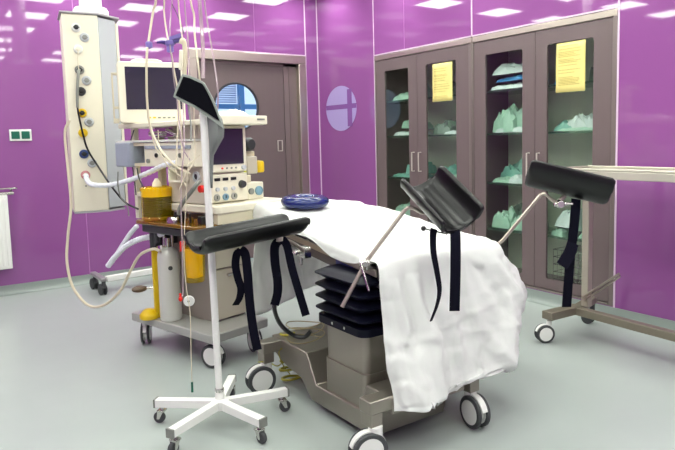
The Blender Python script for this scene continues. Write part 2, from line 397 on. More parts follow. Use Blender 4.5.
# soft packs on the shelves
def pack(x, y, z, sx, sy, sz, m, seed, label, name='sterile_pack', cat='pack', group=None, rz=0, tilt=0):
    mb = MB(); N = 16; rows = []
    rr = random.Random(seed)
    def P(u, v, top):
        a, b = 2*u-1, 2*v-1
        e = (1-abs(a)**3.2)*(1-abs(b)**3.2)
        q = V((a*3+seed*1.7, b*3, seed*2.3+(5 if top else 0)))
        h = e**.32*(.72+.34*noise.noise(q*.45)+.16*noise.noise(q*1.1)+.34*(abs(noise.noise(q*1.7))-.2)+.2*(abs(noise.noise(q*3.7))-.1))
        dx = .10*noise.noise(V((a*2, b*2, seed)))
        zz = max(h, .02) if top else 0
        return V((sx/2*(a+dx), sy/2*(b+.1*noise.noise(V((b*2, a*2, seed+9)))), sz*.68*zz))
    for i in range(N+1): rows.append([P(i/N, j/N, True) for j in range(N+1)])
    mb.grid(rows)
    rows2 = [[V((p.x, p.y, 0)) for p in r] for r in rows]; mb.grid(rows2)
    bmesh.ops.remove_doubles(mb.bm, verts=mb.bm.verts, dist=.0005)
    # close the rim
    bmesh.ops.holes_fill(mb.bm, edges=[e for e in mb.bm.edges if e.is_boundary], sides=0)
    ed = [e for e in mb.bm.edges if e.is_boundary]
    if ed:
        try: bmesh.ops.bridge_loops(mb.bm, edges=ed)
        except Exception: pass
    if tilt: mb.xf(Matrix.Rotation(tilt, 4, 'Y'))
    lo = min(v.co.z for v in mb.bm.verts); mb.xf(Matrix.Translation((0, 0, -lo)))
    mb.xf(Matrix.Rotation(rz, 4, 'Z'))
    o = obj(name, mb, m, angle=26); o.location = (x, y, z+.001); return tag(o, label, cat, group)
SH = [.546, .946, 1.373, 1.736]; SN = {3: 'top shelf', 2: 'second shelf', 1: 'third shelf', 0: 'fourth shelf'}
def spk(shelf, wy, dname, items):
    z0 = SH[shelf] if shelf >= 0 else CB+.031
    for i, (dy, x, sx, sy, sz, m, what, dz, tilt) in enumerate(items):
        pack(x, wy+dy, z0+dz, sx, sy, sz, m, shelf*13+i*5+wy*7, '%s on %s behind the %s glass door' % (what, SN[shelf], dname), rz=random.uniform(-.15, .15), tilt=tilt)
D1, D2, D3, D4 = 'leftmost', 'second', 'third', 'rightmost'
w1, w2, w3, w4 = -1.475, -2.13, -2.89, -3.54
spk(3, w1, D1, [(-.02, .22, .3, .36, .12, PACKG, 'wide green wrapped pack', 0, 0), (-.05, .28, .2, .2, .34, PACKG, 'tall crumpled green pouch standing at the back', .0, 0)])
spk(3, w2, D2, [(.05, .25, .3, .3, .10, PACKK, 'dark grey-green folded pack', 0, 0), (.04, .25, .28, .26, .10, PACKK, 'smaller dark folded pack lying on another', .075, 0), (-.13, .2, .2, .16, .2, PACKK, 'dark upright pouch beside the yellow notice', 0, 0)])
spk(3, w3, D3, [(0, .2, .3, .42, .10, PACKW, 'flat pale film-wrapped pack', 0, 0), (-.02, .2, .26, .36, .08, PACKB, 'blue film-wrapped pack lying between pale ones', .065, 0), (.0, .21, .28, .38, .16, PACKW, 'puffy pale film-wrapped pack, topmost of its pile', .125, 0)])
spk(3, w4, D4, [(.15, .22, .2, .16, .16, PACKB, 'small blue pack at the left', 0, 0), (-.14, .25, .2, .16, .26, PACKK, 'dark upright pouch at the right edge', 0, 0)])
spk(2, w1, D1, [(-.03, .2, .3, .36, .08, PACKW, 'pale flat pack', 0, 0), (-.05, .24, .24, .28, .18, PACKG, 'peaked green pouch lying on a pale pack', .05, .1)])
spk(2, w2, D2, [(.09, .22, .28, .26, .22, PACKK, 'bulky dark green pouch', 0, 0), (-.08, .2, .26, .26, .07, PACKW, 'flat pale pack at the right', 0, 0)])
spk(2, w3, D3, [(.06, .2, .26, .26, .34, PACKG, 'tall green pouch at the left', 0, 0), (-.1, .22, .22, .2, .38, PACKG, 'tall folded green pouch', 0, 0), (.0, .10, .07, .30, .08, PACKW, 'pale flat pouch', 0, 0)])
spk(2, w4, D4, [(.1, .2, .26, .22, .14, PACKT, 'teal wrapped pack at the left', 0, 0), (.0, .18, .2, .2, .18, PACKW, 'pale crumpled pouch in the middle', 0, 0), (-.14, .2, .22, .18, .26, PACKW, 'tall pale pouch at the right', 0, 0), (-.02, .12, .12, .34, .05, PACKG, 'flat green pouch at the front edge', 0, 0)])
spk(1, w1, D1, [(-.02, .2, .3, .38, .07, PACKT, 'wide flat teal pack', 0, 0), (-.1, .24, .26, .22, .24, PACKT, 'upright teal pack behind the door handle', .03, 0)])
spk(1, w2, D2, [(.05, .22, .3, .3, .2, PACKT, 'bulky teal pack', 0, 0), (-.1, .2, .28, .22, .1, PACKG, 'low green pack at the right', 0, 0)])
spk(1, w3, D3, [(.0, .26, .22, .38, .26, PACKT, 'large teal bundle at the back', 0, 0), (.04, .15, .18, .3, .08, PACKG, 'flat green pack before a teal bundle', 0, 0), (-.1, .12, .14, .18, .12, PACKW, 'small pale pouch at the front', 0, 0)])
spk(0, w1, D1, [(0, .22, .3, .36, .2, PACKG, 'green bundle', 0, 0)])
spk(0, w2, D2, [(0, .22, .3, .36, .2, PACKT, 'teal bundle', 0, 0)])
spk(0, w3, D3, [(.09, .15, .16, .2, .28, PACKG, 'crumpled green pouch at the left', 0, 0), (-.1, .15, .16, .17, .26, PACKG, 'crumpled green pouch at the right', 0, 0), (0, .33, .14, .36, .34, PACKK, 'dark green bundle at the back', 0, 0)])
spk(0, w4, D4, [(.08, .18, .24, .2, .3, PACKW, 'silvery white leaning pack', 0, .3), (.14, .14, .16, .12, .12, PACKG, 'small green pouch at the left', 0, 0), (-.12, .2, .24, .18, .12, PACKG, 'low green pouch at the right', 0, 0)])
# wire baskets low in the right-hand cabinet
t = thing('wire_basket', 'steel wire basket on the cabinet floor behind the rightmost cabinet glass', 'basket', (.22, w4, CB+.032))
mb = MB()
for z in (.0, .06, .12, .18, .24, .30): mb.tube([(-.14, -.19, z+.003), (.14, -.19, z+.003), (.14, .19, z+.003), (-.14, .19, z+.003), (-.14, -.19, z+.003)], .003, n=6, smooth=False)
obj('rim', mb, CHROME, t)
mb = MB()
for i in range(11):
    y = -.19+.038*i; mb.tube([(-.14, y, .303), (-.14, y, .003), (.14, y, .003), (.14, y, .303)], .002, n=5, smooth=False)
obj('mesh', mb, CHROME, t)
# added lavender disc and cross painted as the porthole's reflection in the wall panel
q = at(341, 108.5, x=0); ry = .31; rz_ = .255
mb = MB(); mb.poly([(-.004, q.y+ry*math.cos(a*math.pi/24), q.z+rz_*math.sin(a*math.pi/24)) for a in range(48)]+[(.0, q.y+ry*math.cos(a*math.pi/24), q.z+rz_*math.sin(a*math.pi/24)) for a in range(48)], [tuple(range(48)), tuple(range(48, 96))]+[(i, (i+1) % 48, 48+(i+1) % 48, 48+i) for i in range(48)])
wd = struct('porthole_reflection', mb, mat('lavender_reflection_paint', (168, 150, 204), rough=.08, spec=.5), angle=30)
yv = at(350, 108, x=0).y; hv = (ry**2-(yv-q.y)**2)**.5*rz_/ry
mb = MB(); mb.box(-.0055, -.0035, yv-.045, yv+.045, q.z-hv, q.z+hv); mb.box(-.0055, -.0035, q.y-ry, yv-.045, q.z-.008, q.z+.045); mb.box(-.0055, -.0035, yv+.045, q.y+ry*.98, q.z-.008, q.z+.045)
obj('reflected_cross', mb, mat('violet_reflection_paint', (128, 84, 150), rough=.2), wd)
# two yellow notices taped to the glass
def notice(ya, yb, z0, z1, label):
    t = thing('paper_notice', label, 'notice', (.009, (ya+yb)/2, z0))
    mb = MB(); rows = []
    for i in range(9):
        z = z0+(z1-z0)*i/8; c = .004*math.sin(i/8*math.pi)+(.006*(1-i/2.)**2 if i < 2 else 0)
        rows.append([V((.0085-c*(1 if j else .2), ya+(yb-ya)*j/4, z)) for j in range(5)])
    obj('sheet', mb.grid(rows), NOTE, t, world=True, solid=.0008)
    rr = random.Random(int(abs(ya)*100)); mb = MB(); z = z1-.03
    while z > z0+.03:
        if rr.random() < .8:
            u = yb-.025
            end = ya+.03+rr.random()*.08
            while u > end:
                w = rr.uniform(.008, .025); mb.box(.0012, .0022, max(u-w, end-.01), u, z, z+.0035); u -= w+.005
        z -= rr.choice((.011, .011, .022))
    obj('writing', mb, INK, t, world=True)
notice(-2.285, -2.02, 1.68, 2.03, 'yellow paper notice with small print on the glass second from left')
notice(-3.675, -3.42, 1.665, 2.035, 'yellow paper notice with small print on the rightmost cabinet glass')

# ------------------------------------------------------------------ left wall fittings
t = thing('wall_socket', 'white double wall socket with two green inserts, on purple wall', 'socket', (-3.213, 0, 1.40))
mb = MB(); mb.box(-.09, .09, -.012, 0, 0, .105); obj('plate', mb, WPLAS, t, bevel=.004)
for sx in (-1, 1): obj('insert', MB().box(sx*.041-.034, sx*.041+.034, -.018, -.008, .018, .087), GREEN, t, bevel=.006, label='green insert')
t = thing('radiator', 'white panel radiator with side pipe rail on purple wall, left edge', 'radiator', (-3.9, -.09, .26))
mb = MB(); mb.box(-.60, .53, -.045, .045, 0, .66)
for i in range(28): mb.box(-.585+.04*i, -.565+.04*i, -.052, -.045, .03, .63)
obj('panel', mb, WHITE, t, bevel=.008)
mb = MB(); mb.tube([(-.3, -.03, .72), (.54, -.03, .72), (.565, .0, .71), (.565, .02, .69)], .008); mb.cyl((.40, .0, .675), (.585, .0, .675), .016); mb.cyl((.40, 0, .675), (.40, 0, .65), .014)
obj('towel_rail', mb, CHROME, t)
mb = MB(); mb.cyl((.45, .0, -.005), (.45, .0, .03), .012); mb.cyl((.45, 0, .62), (.45, .09, .62), .01); mb.cyl((-.4, 0, .62), (-.4, .09, .62), .01); obj('fitting', mb, WHITE, t)

# ------------------------------------------------------------------ ceiling supply column (pendant)
q = at(88, 213, d=4.45); PZ0, PZ1 = .885, 2.245
a = V((.885, .466)); fa = HR*a.x+HD*a.y; fn = HR*a.y-HD*a.x     # fa runs along the front face, fn points out of it
f0 = at(74.5, 212, d=4.37); f0 = V((f0.x, f0.y, 0))
t = thing('supply_column', 'cream ceiling-hung medical supply column with round gas outlets', 'medical column', (f0.x, f0.y, PZ0), math.atan2(fa.y, fa.x))
Wf = .228
foot = [(0, 0), (Wf, 0), (Wf+.13, .115), (Wf+.13, .30), (-.04, .30)]
obj('body', MB().prism([(0, 0), (Wf, 0), (Wf, .02), (Wf, .29), (-.0, .29)], 0, PZ1-PZ0, 'z'), CREAM, t, bevel=.006)
mb = MB(); mb.prism([(Wf+.002, .004), (Wf+.125, .11), (Wf+.125, .285), (Wf+.002, .285)], .012, PZ1-PZ0-.012, 'z')
obj('side_panel', mb, LGREY, t, bevel=.006, label='light grey side panel')
obj('edge_strip', MB().prism([(Wf+.127, .11), (Wf+.147, .125), (Wf+.147, .285), (Wf+.127, .285)], .012, PZ1-PZ0-.03, 'z'), CREAM, t, bevel=.003)
mb = MB(); mb.prism([(-.012, -.012), (Wf+.006, -.012), (Wf+.157, .115), (Wf+.157, .30), (-.012, .30)], PZ1-PZ0, PZ1-PZ0+.014, 'z')
mb.prism([(-.0, .0), (Wf, .0), (Wf+.12, .105), (Wf+.12, .28), (-.0, .28)], -.014, 0, 'z'); obj('cap', mb, mat('grey_cap', (168, 166, 170), rough=.4), t, bevel=.004)
mb = MB(); mb.lathe([(.118, PZ1-PZ0+.014), (.118, PZ1-PZ0+.05), (.105, PZ1-PZ0+.07), (.075, PZ1-PZ0+.072), (.072, H-PZ0)], (Wf*.88, .14, 0), n=40)
obj('ceiling_post', mb, WHITE, t)
TI = mat_of(t).inverted()
def onface(px, py):
    v = cd + cr*(px-CX)/FP - cu*(py-CY)/FP; n = V((fn.x, fn.y, 0)); s_ = (f0-CAM).dot(n)/v.dot(n); p = CAM+v*s_
    return TI @ p
for px, py, m, m2 in ((76, 27.5, WPLAS, BLACK), (84.5, 37.5, LGREY, GREYT), (78, 49, WPLAS, CREAM), (79.5, 70, GREYT, BLACK), (86.5, 80.5, LGREY, GREYT), (81, 91.5, DGREY, BLACK), (82, 113, YEL, BLACK), (89, 122, LGREY, GREYT), (83, 133, YEL, YEL), (84, 154, mat('blue_outlet', (40, 62, 120), rough=.35), BLACK), (92, 163, LGREY, GREYT), (85.5, 175, mat('pink_outlet', (196, 130, 134), rough=.35), WPLAS)):
    p = onface(px, py); mb = MB(); mb.lathe([(.031, 0), (.031, .008), (.026, .014), (.012, .014)], (p.x, .0, p.z), (0, -1, 0), 24)
    o = obj('gas_outlet', mb, m, t); mb = MB(); mb.lathe([(.016, .012), (.016, .022), (.008, .024)], (p.x, 0, p.z), (0, -1, 0), 16); mb.box(p.x-.02, p.x+.02, -.0165, -.013, p.z-.003, p.z+.003)
    obj('insert', mb, m2, o)
mb = MB(); p = onface(86, 186); mb.cyl((p.x, .002, p.z), (p.x, -.006, p.z), .006); obj('screw', mb, GREYT, t)
TW_ = mat_of(t)
def face3(px, py, out=.03): p = onface(px, py); return TW_ @ V((p.x, -out, p.z))
# hoses on and around the column
def cable(name, pts, r, m, label, cat='cable', n=8):
    mb = MB().tube(pts, r, n=n); return tag(settle(obj(name, mb, m)), label, cat)
cable('gas_hose', [face3(79, 70, .02), face3(78, 74, .045), face3(77.2, 84, .05), face3(76.8, 95, .05), face3(77, 108, .046)], .010, GREYT, 'short grey hose hanging down the front of the supply column', 'hose')
cable('power_cable', [face3(77, 107, .046), face3(78.5, 116, .042), face3(82, 132, .04), face3(87, 149, .04), face3(96.7, 165, .05), at(107, 180, d=4.26), at(116.7, 193, d=4.24), at(126, 203, d=4.2), at(138, 209, d=4.08)], .0065, BLACK, 'black cable sagging from supply column to the yellow canister')
obj('outlet_cord', MB().tube([face3(78, 50, .02), face3(77.5, 56, .03), face3(77.8, 64, .03), face3(78.5, 70, .03)], .003), TUBEC, t, world=True)
# ------------------------------------------------------------------ anaesthesia machine (local x along its front, y along its side)
MO = V((-2.690, -3.064, 0)); MA = R(15)
an = thing('anaesthesia_machine', 'cream anaesthesia machine with shelves, gauges and drawers on a wheeled base', 'medical machine', MO, MA)
AW = mat_of(an); AI = AW.inverted()
def mloc(px, py, lx=None, ly=None):
    v = AI.to_3x3() @ (cd + cr*(px-CX)/FP - cu*(py-CY)/FP); c = AI @ CAM
    s_ = (lx-c.x)/v.x if lx is not None else (ly-c.y)/v.y
    return c+v*s_
TRAY = mat('grey_tray', (172, 172, 168), rough=.35, metal=.3)
obj('base_tray', MB().prism(rrect(-.01, .44, -.01, .88, .03), .17, .222, 'z'), TRAY, an, bevel=.006)
for x, y, rz in ((.06, .04, R(105)), (.05, .80, R(50)), (.385, .06, R(70)), (.385, .8, R(95))): castor(an, x, y, .172, .073, rz)
# drawer unit
obj('drawer_unit', MB().box(.175, .43, .21, .62, .222, .90), mat('warm_grey_case', (150, 142, 134), rough=.4, metal=.2), an, bevel=.004)
for z0, z1 in ((.235, .55), (.56, .73), (.74, .895)):
    d = obj('drawer', MB().box(.18, .425, .188, .212, z0, z1), PANEL, an, bevel=.005)
    obj('handle', MB().box(.27, .35, .172, .19, z1-.045, z1-.03), CHROME, d, bevel=.003)
obj('worktop', MB().prism(rrect(.075, .64, .0, .50, .03), .925, .975, 'z'), CREAM, an, bevel=.008)
obj('worktop_rail', MB().box(.085, .63, .008, .05, .865, .926), CREAM2, an)
# gas console above the worktop
mb = MB(); mb.box(.10, .40, .13, .50, .975, 1.455); obj('console', mb, CREAM, an, bevel=.008)
gp = MB().box(.10, .40, .105, .13, .985, 1.155); gp = obj('gauge_panel', gp, CREAM, an, bevel=.004)
for i in range(3):
    obj('display', MB().box(.145+i*.062, .185+i*.062, .100, .106, 1.115, 1.133), BLACK, gp)
    obj('knob', MB().cyl((.16+i*.06, .106, 1.065), (.16+i*.06, .09, 1.065), .012), LGREY, gp)
GB = mat('gauge_blue', (120, 158, 176), rough=.3); GG = mat('gauge_grey', (158, 160, 150), rough=.3)
for i, m in enumerate((GG, GB, GG)):
    mb = MB(); mb.lathe([(.021, 0), (.021, .012), (.016, .014), (.016, .009), (.001, .009)], (.155+i*.066, .106, 1.015), (0, -1, 0), 24)
    g = obj('pressure_gauge', mb, m, gp); obj('needle', MB().box(.152+i*.066, .158+i*.066, .094, .0968, 1.008, 1.026), DGREY, gp)
mb = MB(); mb.lathe([(.025, 0), (.025, .01), (.02, .026), (.001, .026)], (.352, .106, 1.085), (0, -1, 0), 24); obj('flow_knob', mb, DGREY, gp)
sp = obj('screen_bezel', MB().box(.11, .395, .095, .13, 1.165, 1.447), CREAM, an, bevel=.008)
obj('screen', MB().box(.135, .365, .089, .096, 1.215, 1.43), SCREEN, sp, label='dark screen')
for i in range(4): obj('button', MB().cyl((.2+i*.035, .096, 1.19), (.2+i*.035, .09, 1.19), .006, n=12), (RED if i == 0 else GREYT), sp)
obj('dial', MB().cyl((.36, .096, 1.19), (.36, .075, 1.19), .014), LGREY, sp)
# small gauge box to the right
sb = obj('side_gauge_box', MB().box(.43, .565, .14, .24, .976, 1.085), CREAM, an, bevel=.006)
mb = MB(); mb.lathe([(.03, 0), (.03, .012), (.024, .014), (.024, .009), (.001, .009)], (.52, .14, 1.03), (0, -1, 0), 24); obj('pressure_gauge', mb, GB, sb)
mb = MB(); mb.lathe([(.02, 0), (.02, .012), (.001, .012)], (.455, .14, 1.03), (0, -1, 0), 24); obj('pressure_gauge', mb, GREYT, sb)
obj('socket_block', MB().box(.42, .47, .15, .24, 1.086, 1.135), CREAM2, an, bevel=.004)
# top shelf and posts
obj('top_shelf', MB().prism(rrect(-.02, .47, -.01, .88, .02), 1.450, 1.480, 'z').box(-.025, .475, -.02, .0, 1.452, 1.506), CREAM, an, bevel=.006)
obj('shelf_badge', MB().box(.39, .45, -.0235, -.0195, 1.478, 1.488), GREYT, an)
for y in (.80,):
    obj('post', MB().box(.04, .075, y-.015, y+.02, .86, 1.465), CREAM, an, bevel=.003)
obj('post', MB().box(.39, .425, .78, .815, .222, 1.465), CREAM, an, bevel=.003)
obj('post', MB().box(.12, .16, .62, .66, .222, 1.465), CREAM2, an, bevel=.003)
obj('cross_bar', MB().box(.04, .075, .56, .80, 1.005, 1.03), CREAM, an, bevel=.003)
# monitoring module rack
mod = obj('module_rack', MB().box(.03, .30, .135, .66, 1.205, 1.355), CREAM, an, bevel=.006)
mb = MB(); mb.box(.03, .25, .66, .80, 1.205, 1.225); mb.box(.03, .25, .66, .80, 1.335, 1.355); mb.box(.16, .25, .66, .80, 1.225, 1.335); obj('module_bay', mb, CREAM2, mod)
obj('end_cover', MB().prism([(.0, .80), (.02, .78), (.27, .78), (.27, .98), (.02, .98), (.0, .96)], 1.20, 1.36, 'z'), BGREY, mod, bevel=.012, label='blue-grey end cover')
obj('module_strip', MB().box(.022, .031, .16, .64, 1.315, 1.335), BGREY, mod)
for y in (.52, .44, .27): obj('socket', MB().lathe([(.014, 0), (.014, .008), (.008, .008), (.008, .002), (.001, .002)], (.03, y, 1.275), (-1, 0, 0), 16), BLACK if y > .3 else GREYT, mod)
obj('knob', MB().cyl((.03, .61, 1.24), (.018, .61, 1.24), .014), GREYT, mod)
obj('top_plate', MB().box(.02, .31, .14, .98, 1.358, 1.372), WPLAS, an, bevel=.003)
# chrome fittings between rack and shelf
mb = MB(); mb.box(.05, .14, .36, .56, 1.385, 1.45); mb.cyl((.04, .46, 1.41), (.04, .60, 1.41), .014); mb.cyl((.03, .40, 1.43), (.03, .30, 1.40), .012)
obj('connector_block', mb, CHROME, an, bevel=.004)
mb = MB(); mb.box(.06, .09, .35, .38, 1.372, 1.46); mb.box(.05, .2, .12, .32, 1.373, 1.455); obj('pump_body', mb, PANEL, an, bevel=.006)
# side of the console with its round port and small open box
obj('side_panel', MB().box(.085, .10, .13, .49, .98, 1.20), mat('side_beige', (204, 196, 180), rough=.45), an, bevel=.003)
mb = MB(); mb.lathe([(.032, 0), (.032, .012), (.02, .014), (.02, .0)], (.085, .19, 1.145), (-1, 0, 0), 24); obj('port', mb, LGREY, an)
obj('port_hole', MB().cyl((.085, .19, 1.145), (.078, .19, 1.145), .018), BLACK, an)
mb = MB(); mb.box(.03, .085, .27, .41, 1.11, 1.122); mb.box(.03, .085, .27, .41, 1.19, 1.20); mb.box(.03, .085, .40, .41, 1.11, 1.2); mb.box(.03, .085, .27, .28, 1.11, 1.2); obj('open_box', mb, CREAM, an, bevel=.002)
p = mloc(201, 189, lx=.03); mb = MB(); mb.cyl((.085, p.y, p.z), (.02, p.y, p.z), .022); obj('red_button', mb, RED, an, bevel=.003, label='red button')
# absorber platform, canisters
obj('absorber_platform', MB().prism(rrect(-.06, .15, .02, .69, .05), .845, .868, 'z'), AMBER, an, bevel=.006)
mb = MB(); mb.box(-.03, .16, .04, .64, .79, .843); obj('absorber_block', mb, DGREY, an, bevel=.01)
mb = MB(); mb.lathe([(.088, .87), (.105, .875), (.105, .885), (.10, .89), (.10, 1.075), (.094, 1.08), (.085, 1.08), (.085, .90), (.02, .90)], (.035, .545, 0), n=40)
yc = obj('absorber_canister', mb, YELCL, an, label='yellow clear canister with dark granules')
mb = MB()
prof = [(.092, .893)]
for i in range(9): prof += [(.094, .90+i*.0125), (.088, .906+i*.0125)]
prof += [(.092, 1.012), (.02, 1.016)]
mb.lathe(prof, (.035, .545, 0), n=40); obj('granules', mb, mat('dark_granules', (20, 16, 20), rough=.6), yc)
mb = MB(); mb.lathe([(.094, 1.018), (.094, 1.07), (.02, 1.072)], (.035, .545, 0), n=40); obj('filter', mb, mat('deep_yellow', (250, 220, 40), rough=.5), yc)
mb = MB(); c0 = V((.035, .545, 0))
for a0 in range(0, 360, 15): mb.box(.099, .1025, -.003, .003, 1.055, 1.075, Matrix.Translation(c0) @ Matrix.Rotation(R(a0), 4, 'Z'))
obj('rib', mb, YEL, yc)['kind'] = 'stuff'
mb = MB(); mb.lathe([(.03, 1.08), (.028, 1.10), (.012, 1.125), (.01, 1.13)], (.035, .545, 0)); obj('lid_cone', mb, CREAM, yc)
for y, r, hgt, m in ((.33, .042, .035, CHROME), (.345, .035, .06, BLACK), (.24, .03, .028, AMBER), (.14, .035, .03, AMBER)):
    mb = MB(); mb.lathe([(r, .868), (r, .868+hgt*.5), (r*.8, .868+hgt), (.002, .868+hgt)], (.0 if m is CHROME else .05, y, 0)); obj('valve_dome', mb, m, an)
obj('lever', MB().beam((.03, .20, .87), (.02, .19, .925), .012, .01), BLACK, an)
obj('socket_cube', MB().box(.02, .07, .08, .12, .868, .915), BLACK, an, bevel=.004)
obj('manual_arm', MB().tube([mloc(179, 214, lx=0), mloc(180, 208, lx=-.01), mloc(184, 201, lx=-.02), mloc(191, 192, lx=-.02), mloc(197, 184, lx=.0), mloc(200, 181, lx=.05)], .013), GREYT, an)
mb = MB(); mb.lathe([(.03, .745), (.062, .74), (.067, .725), (.062, .56), (.055, .52), (.03, .515)], (.02, .17, 0), n=32); c2 = obj('condensate_canister', mb, YELCL, an, label='lower yellow canister')
mb = MB(); mb.lathe([(.052, .72), (.048, .55), (.02, .54)], (.02, .17, 0), n=24); obj('inner_cup', mb, YEL, c2)
mb = MB(); mb.cyl((.0, .25, .70), (.0, .25, .76), .018); obj('red_valve', mb, RED, an, label='red valve')
mb = MB(); mb.box(.165-.16, .17, .55, .57, .7, .86); mb.cyl((.02, .6, .68), (.02, .6, .80), .02); mb.cyl((.02, .55, .72), (.02, .55, .80), .016); obj('hose_port', mb, DGREY, an)
# vaporiser group at the far right side
obj('side_arm', MB().box(.41, .50, .30, .34, 1.12, 1.45), BLACK, an, bevel=.004)
mb = MB(); mb.lathe([(.045, 0), (.045, .03), (.035, .05), (.002, .05)], (.565, .29, 1.33), (0, -1, 0), 28); mb.box(.52, .61, .29, .33, 1.285, 1.375); obj('suction_gauge', mb, DGREY, an, bevel=.004)
obj('bracket', MB().box(.47, .63, .29, .34, 1.25, 1.283), CREAM2, an, bevel=.004)
vp = obj('vaporiser', MB().box(.52, .61, .24, .34, 1.135, 1.25), PANEL, an, bevel=.008)
mb = MB(); mb.lathe([(.03, 1.14), (.036, 1.15), (.036, 1.205), (.03, 1.215), (.002, 1.22)], (.645, .27, 0), n=20); obj('filler_cap', mb, YEL, vp, label='yellow filler cap')
mb = MB(); mb.lathe([(.022, 1.137), (.025, 1.15), (.022, 1.185), (.002, 1.187)], (.445, .2, 0), n=20); obj('lime_cap', mb, mat('lime_plastic', (190, 200, 40), rough=.3), an)

# things standing on the machine
def w_(l): return AW @ V(l)
m0 = at(120, 123, d=3.98); m0 = V((m0.x, m0.y, 0)); mang = math.atan2(*(reversed((HR*.34+HD*.15).to_2d())))
mt = thing('patient_monitor', 'cream patient monitor with dark screen on the machine\'s top shelf', 'monitor', (m0.x, m0.y, 1.481), mang)
mw = .405
mb = MB(); mb.prism(rrect(0, mw, .0, .385, .02), .0, .05, 'y'); obj('bezel', mb, CREAM, mt, bevel=.006)
mb = MB(); mb.prism(rrect(.01, mw-.015, .0, .36, .03), .05, .15, 'y'); obj('housing', mb, CREAM2, mt, bevel=.01)
obj('screen', MB().box(.045, mw-.02, -.003, .002, .085, .352), SCREEN, mt, bevel=.002, label='dark screen')
mb = MB(); mb.prism([(.07, .37), (.09, .395), (.12, .405), (.24, .405), (.27, .395), (.29, .37)], .01, .09, 'y'); obj('carry_handle', mb, CREAM, mt, bevel=.005)
for i, c in enumerate((YEL, YEL, GREYT, GREYT, GREYT, GREYT)): obj('button', MB().box(.17+i*.03, .187+i*.03, -.003, .002, .028, .038), c, mt)
mb = MB(); mb.box(-.03, .0, .02, .05, .09, .105); mb.box(-.03, .0, .02, .05, .30, .315); mb.box(-.035, -.025, .02, .05, .03, .315); mb.box(-.035, .0, .02, .06, .0, .03); obj('side_bracket', mb, CREAM2, mt, bevel=.003)
pack(*(w_((.30, .12, 1.481))[:3]), .13, .24, .10, WPLAS, 4.2, 'white crumpled cloth lying on the machine shelf before the round window', 'folded_cloth', 'cloth', rz=MA+R(90))
# gas bottle on the tray
g0 = w_((.06, .50, .222)); t = thing('gas_cylinder', 'pale grey gas cylinder standing on the machine\'s base tray', 'gas cylinder', g0)
mb = MB(); mb.lathe([(.06, 0), (.067, .006), (.068, .02), (.068, .40), (.064, .43), (.05, .455), (.03, .468), (.02, .47)], n=32); obj('body', mb, mat('silver_grey_paint', (200, 200, 194), rough=.32, metal=.15), t)
mb = MB(); mb.cyl((0, 0, .465), (0, 0, .53), .02); mb.cyl((-.01, .03, .47), (-.01, .03, .54), .016); mb.cyl((.03, 0, .47), (.03, 0, .555), .01); obj('valve', mb, CHROME, t)
mb = MB(); mb.cyl((.0, -.07, .345), (0, -.06, .345), .014); mb.xf(Matrix.Rotation(R(-10), 4, 'Z')); obj('badge', mb, DGREY, t)
g1 = w_((.03, .605, .222)); t = thing('suction_bottle', 'narrow yellow bottle holder beside the pale gas cylinder', 'bottle holder', g1)
mb = MB(); mb.box(-.02, .02, -.012, .012, 0, .56); mb.lathe([(.06, 0), (.06, .03), (.03, .06), (.02, .065)], (-.05, .02, 0), n=20); obj('holder', mb, YEL, t, bevel=.006)
mb = MB(); mb.ell((-.10, .03, .20), .05, .035, .022); obj('knob', mb, mat('brown_knob', (96, 78, 60), rough=.4), t); obj('knob_arm', MB().cyl((-.08, .03, .20), (-.01, .0, .20), .006), CHROME, t)
# little white wheel with red clip and drip line hanging down
t = thing('drip_line', 'thin drip line with white roller wheel, red clip and green tip', 'drip line', at(192, 389, d=3.25))
pp = [at(189, 150, d=3.4), at(186, 200, d=3.36), at(184, 250, d=3.35), at(186, 285, d=3.34), at(190, 312, d=3.3), at(191, 350, d=3.27), at(192, 382, d=3.25)]
obj('line', MB().tube(pp, .0022, n=6), TUBEC, t, world=True)
p = at(189, 301, d=3.33); mb = MB(); mb.lathe([(.028, -.005), (.030, 0), (.028, .005), (.001, .006)], p, -HD+HR*.2, 24); obj('roller_wheel', mb, WPLAS, t, world=True)
mb = MB(); mb.cyl(p-HD*.010, p-HD*.004, .006); obj('hub', mb, GREYT, t, world=True)
p = at(180.5, 299, d=3.34); mb = MB(); mb.ell(p, .011, .011, .014); mb.cyl(p, p+V((0, 0, .03)), .006); obj('clip', mb, RED, t, world=True, label='red clip')
mb = MB(); mb.cyl(at(192, 382, d=3.25), at(192.3, 392, d=3.25), .006); obj('tip', mb, GREEN, t, world=True, label='green tip')

# breathing hoses and lines
def hose(name, pts, r, m, label, rib=False, cat='hose'):
    mb = MB()
    if rib: L = 90; mb.tube(pts, (lambda u: r*(1+.10*math.sin(u*L*2))), n=12, k=26)
    else: mb.tube(pts, r, n=10)
    return tag(settle(obj(name, mb, m, angle=60)), label, cat)
hose('breathing_hose', [face3(86, 176, .02), face3(86, 179, .06), at(92, 184.5, d=4.2), at(110, 185, d=4.15), at(130, 180, d=4.1), at(150, 172, d=4.0), at(165, 165, d=3.9), at(178, 162, d=3.82)], .016, TUBEW, 'white corrugated hose from pink outlet to the machine', True)
hose('breathing_hose', [at(108, 266, d=4.2), at(115, 257, d=4.16), at(126, 246, d=4.12), at(140, 239, d=4.08), at(155, 236, d=4.0), at(163, 233, d=3.92)], .018, TUBEW, 'short white corrugated hose drooping below the amber platform', True)
hose('breathing_hose', [at(112, 262, d=4.22), at(122, 246, d=4.2), at(130, 234, d=4.17), at(137, 226, d=4.12)], .015, TUBEW, 'short white hose slanting up to the canister\'s left edge', True)
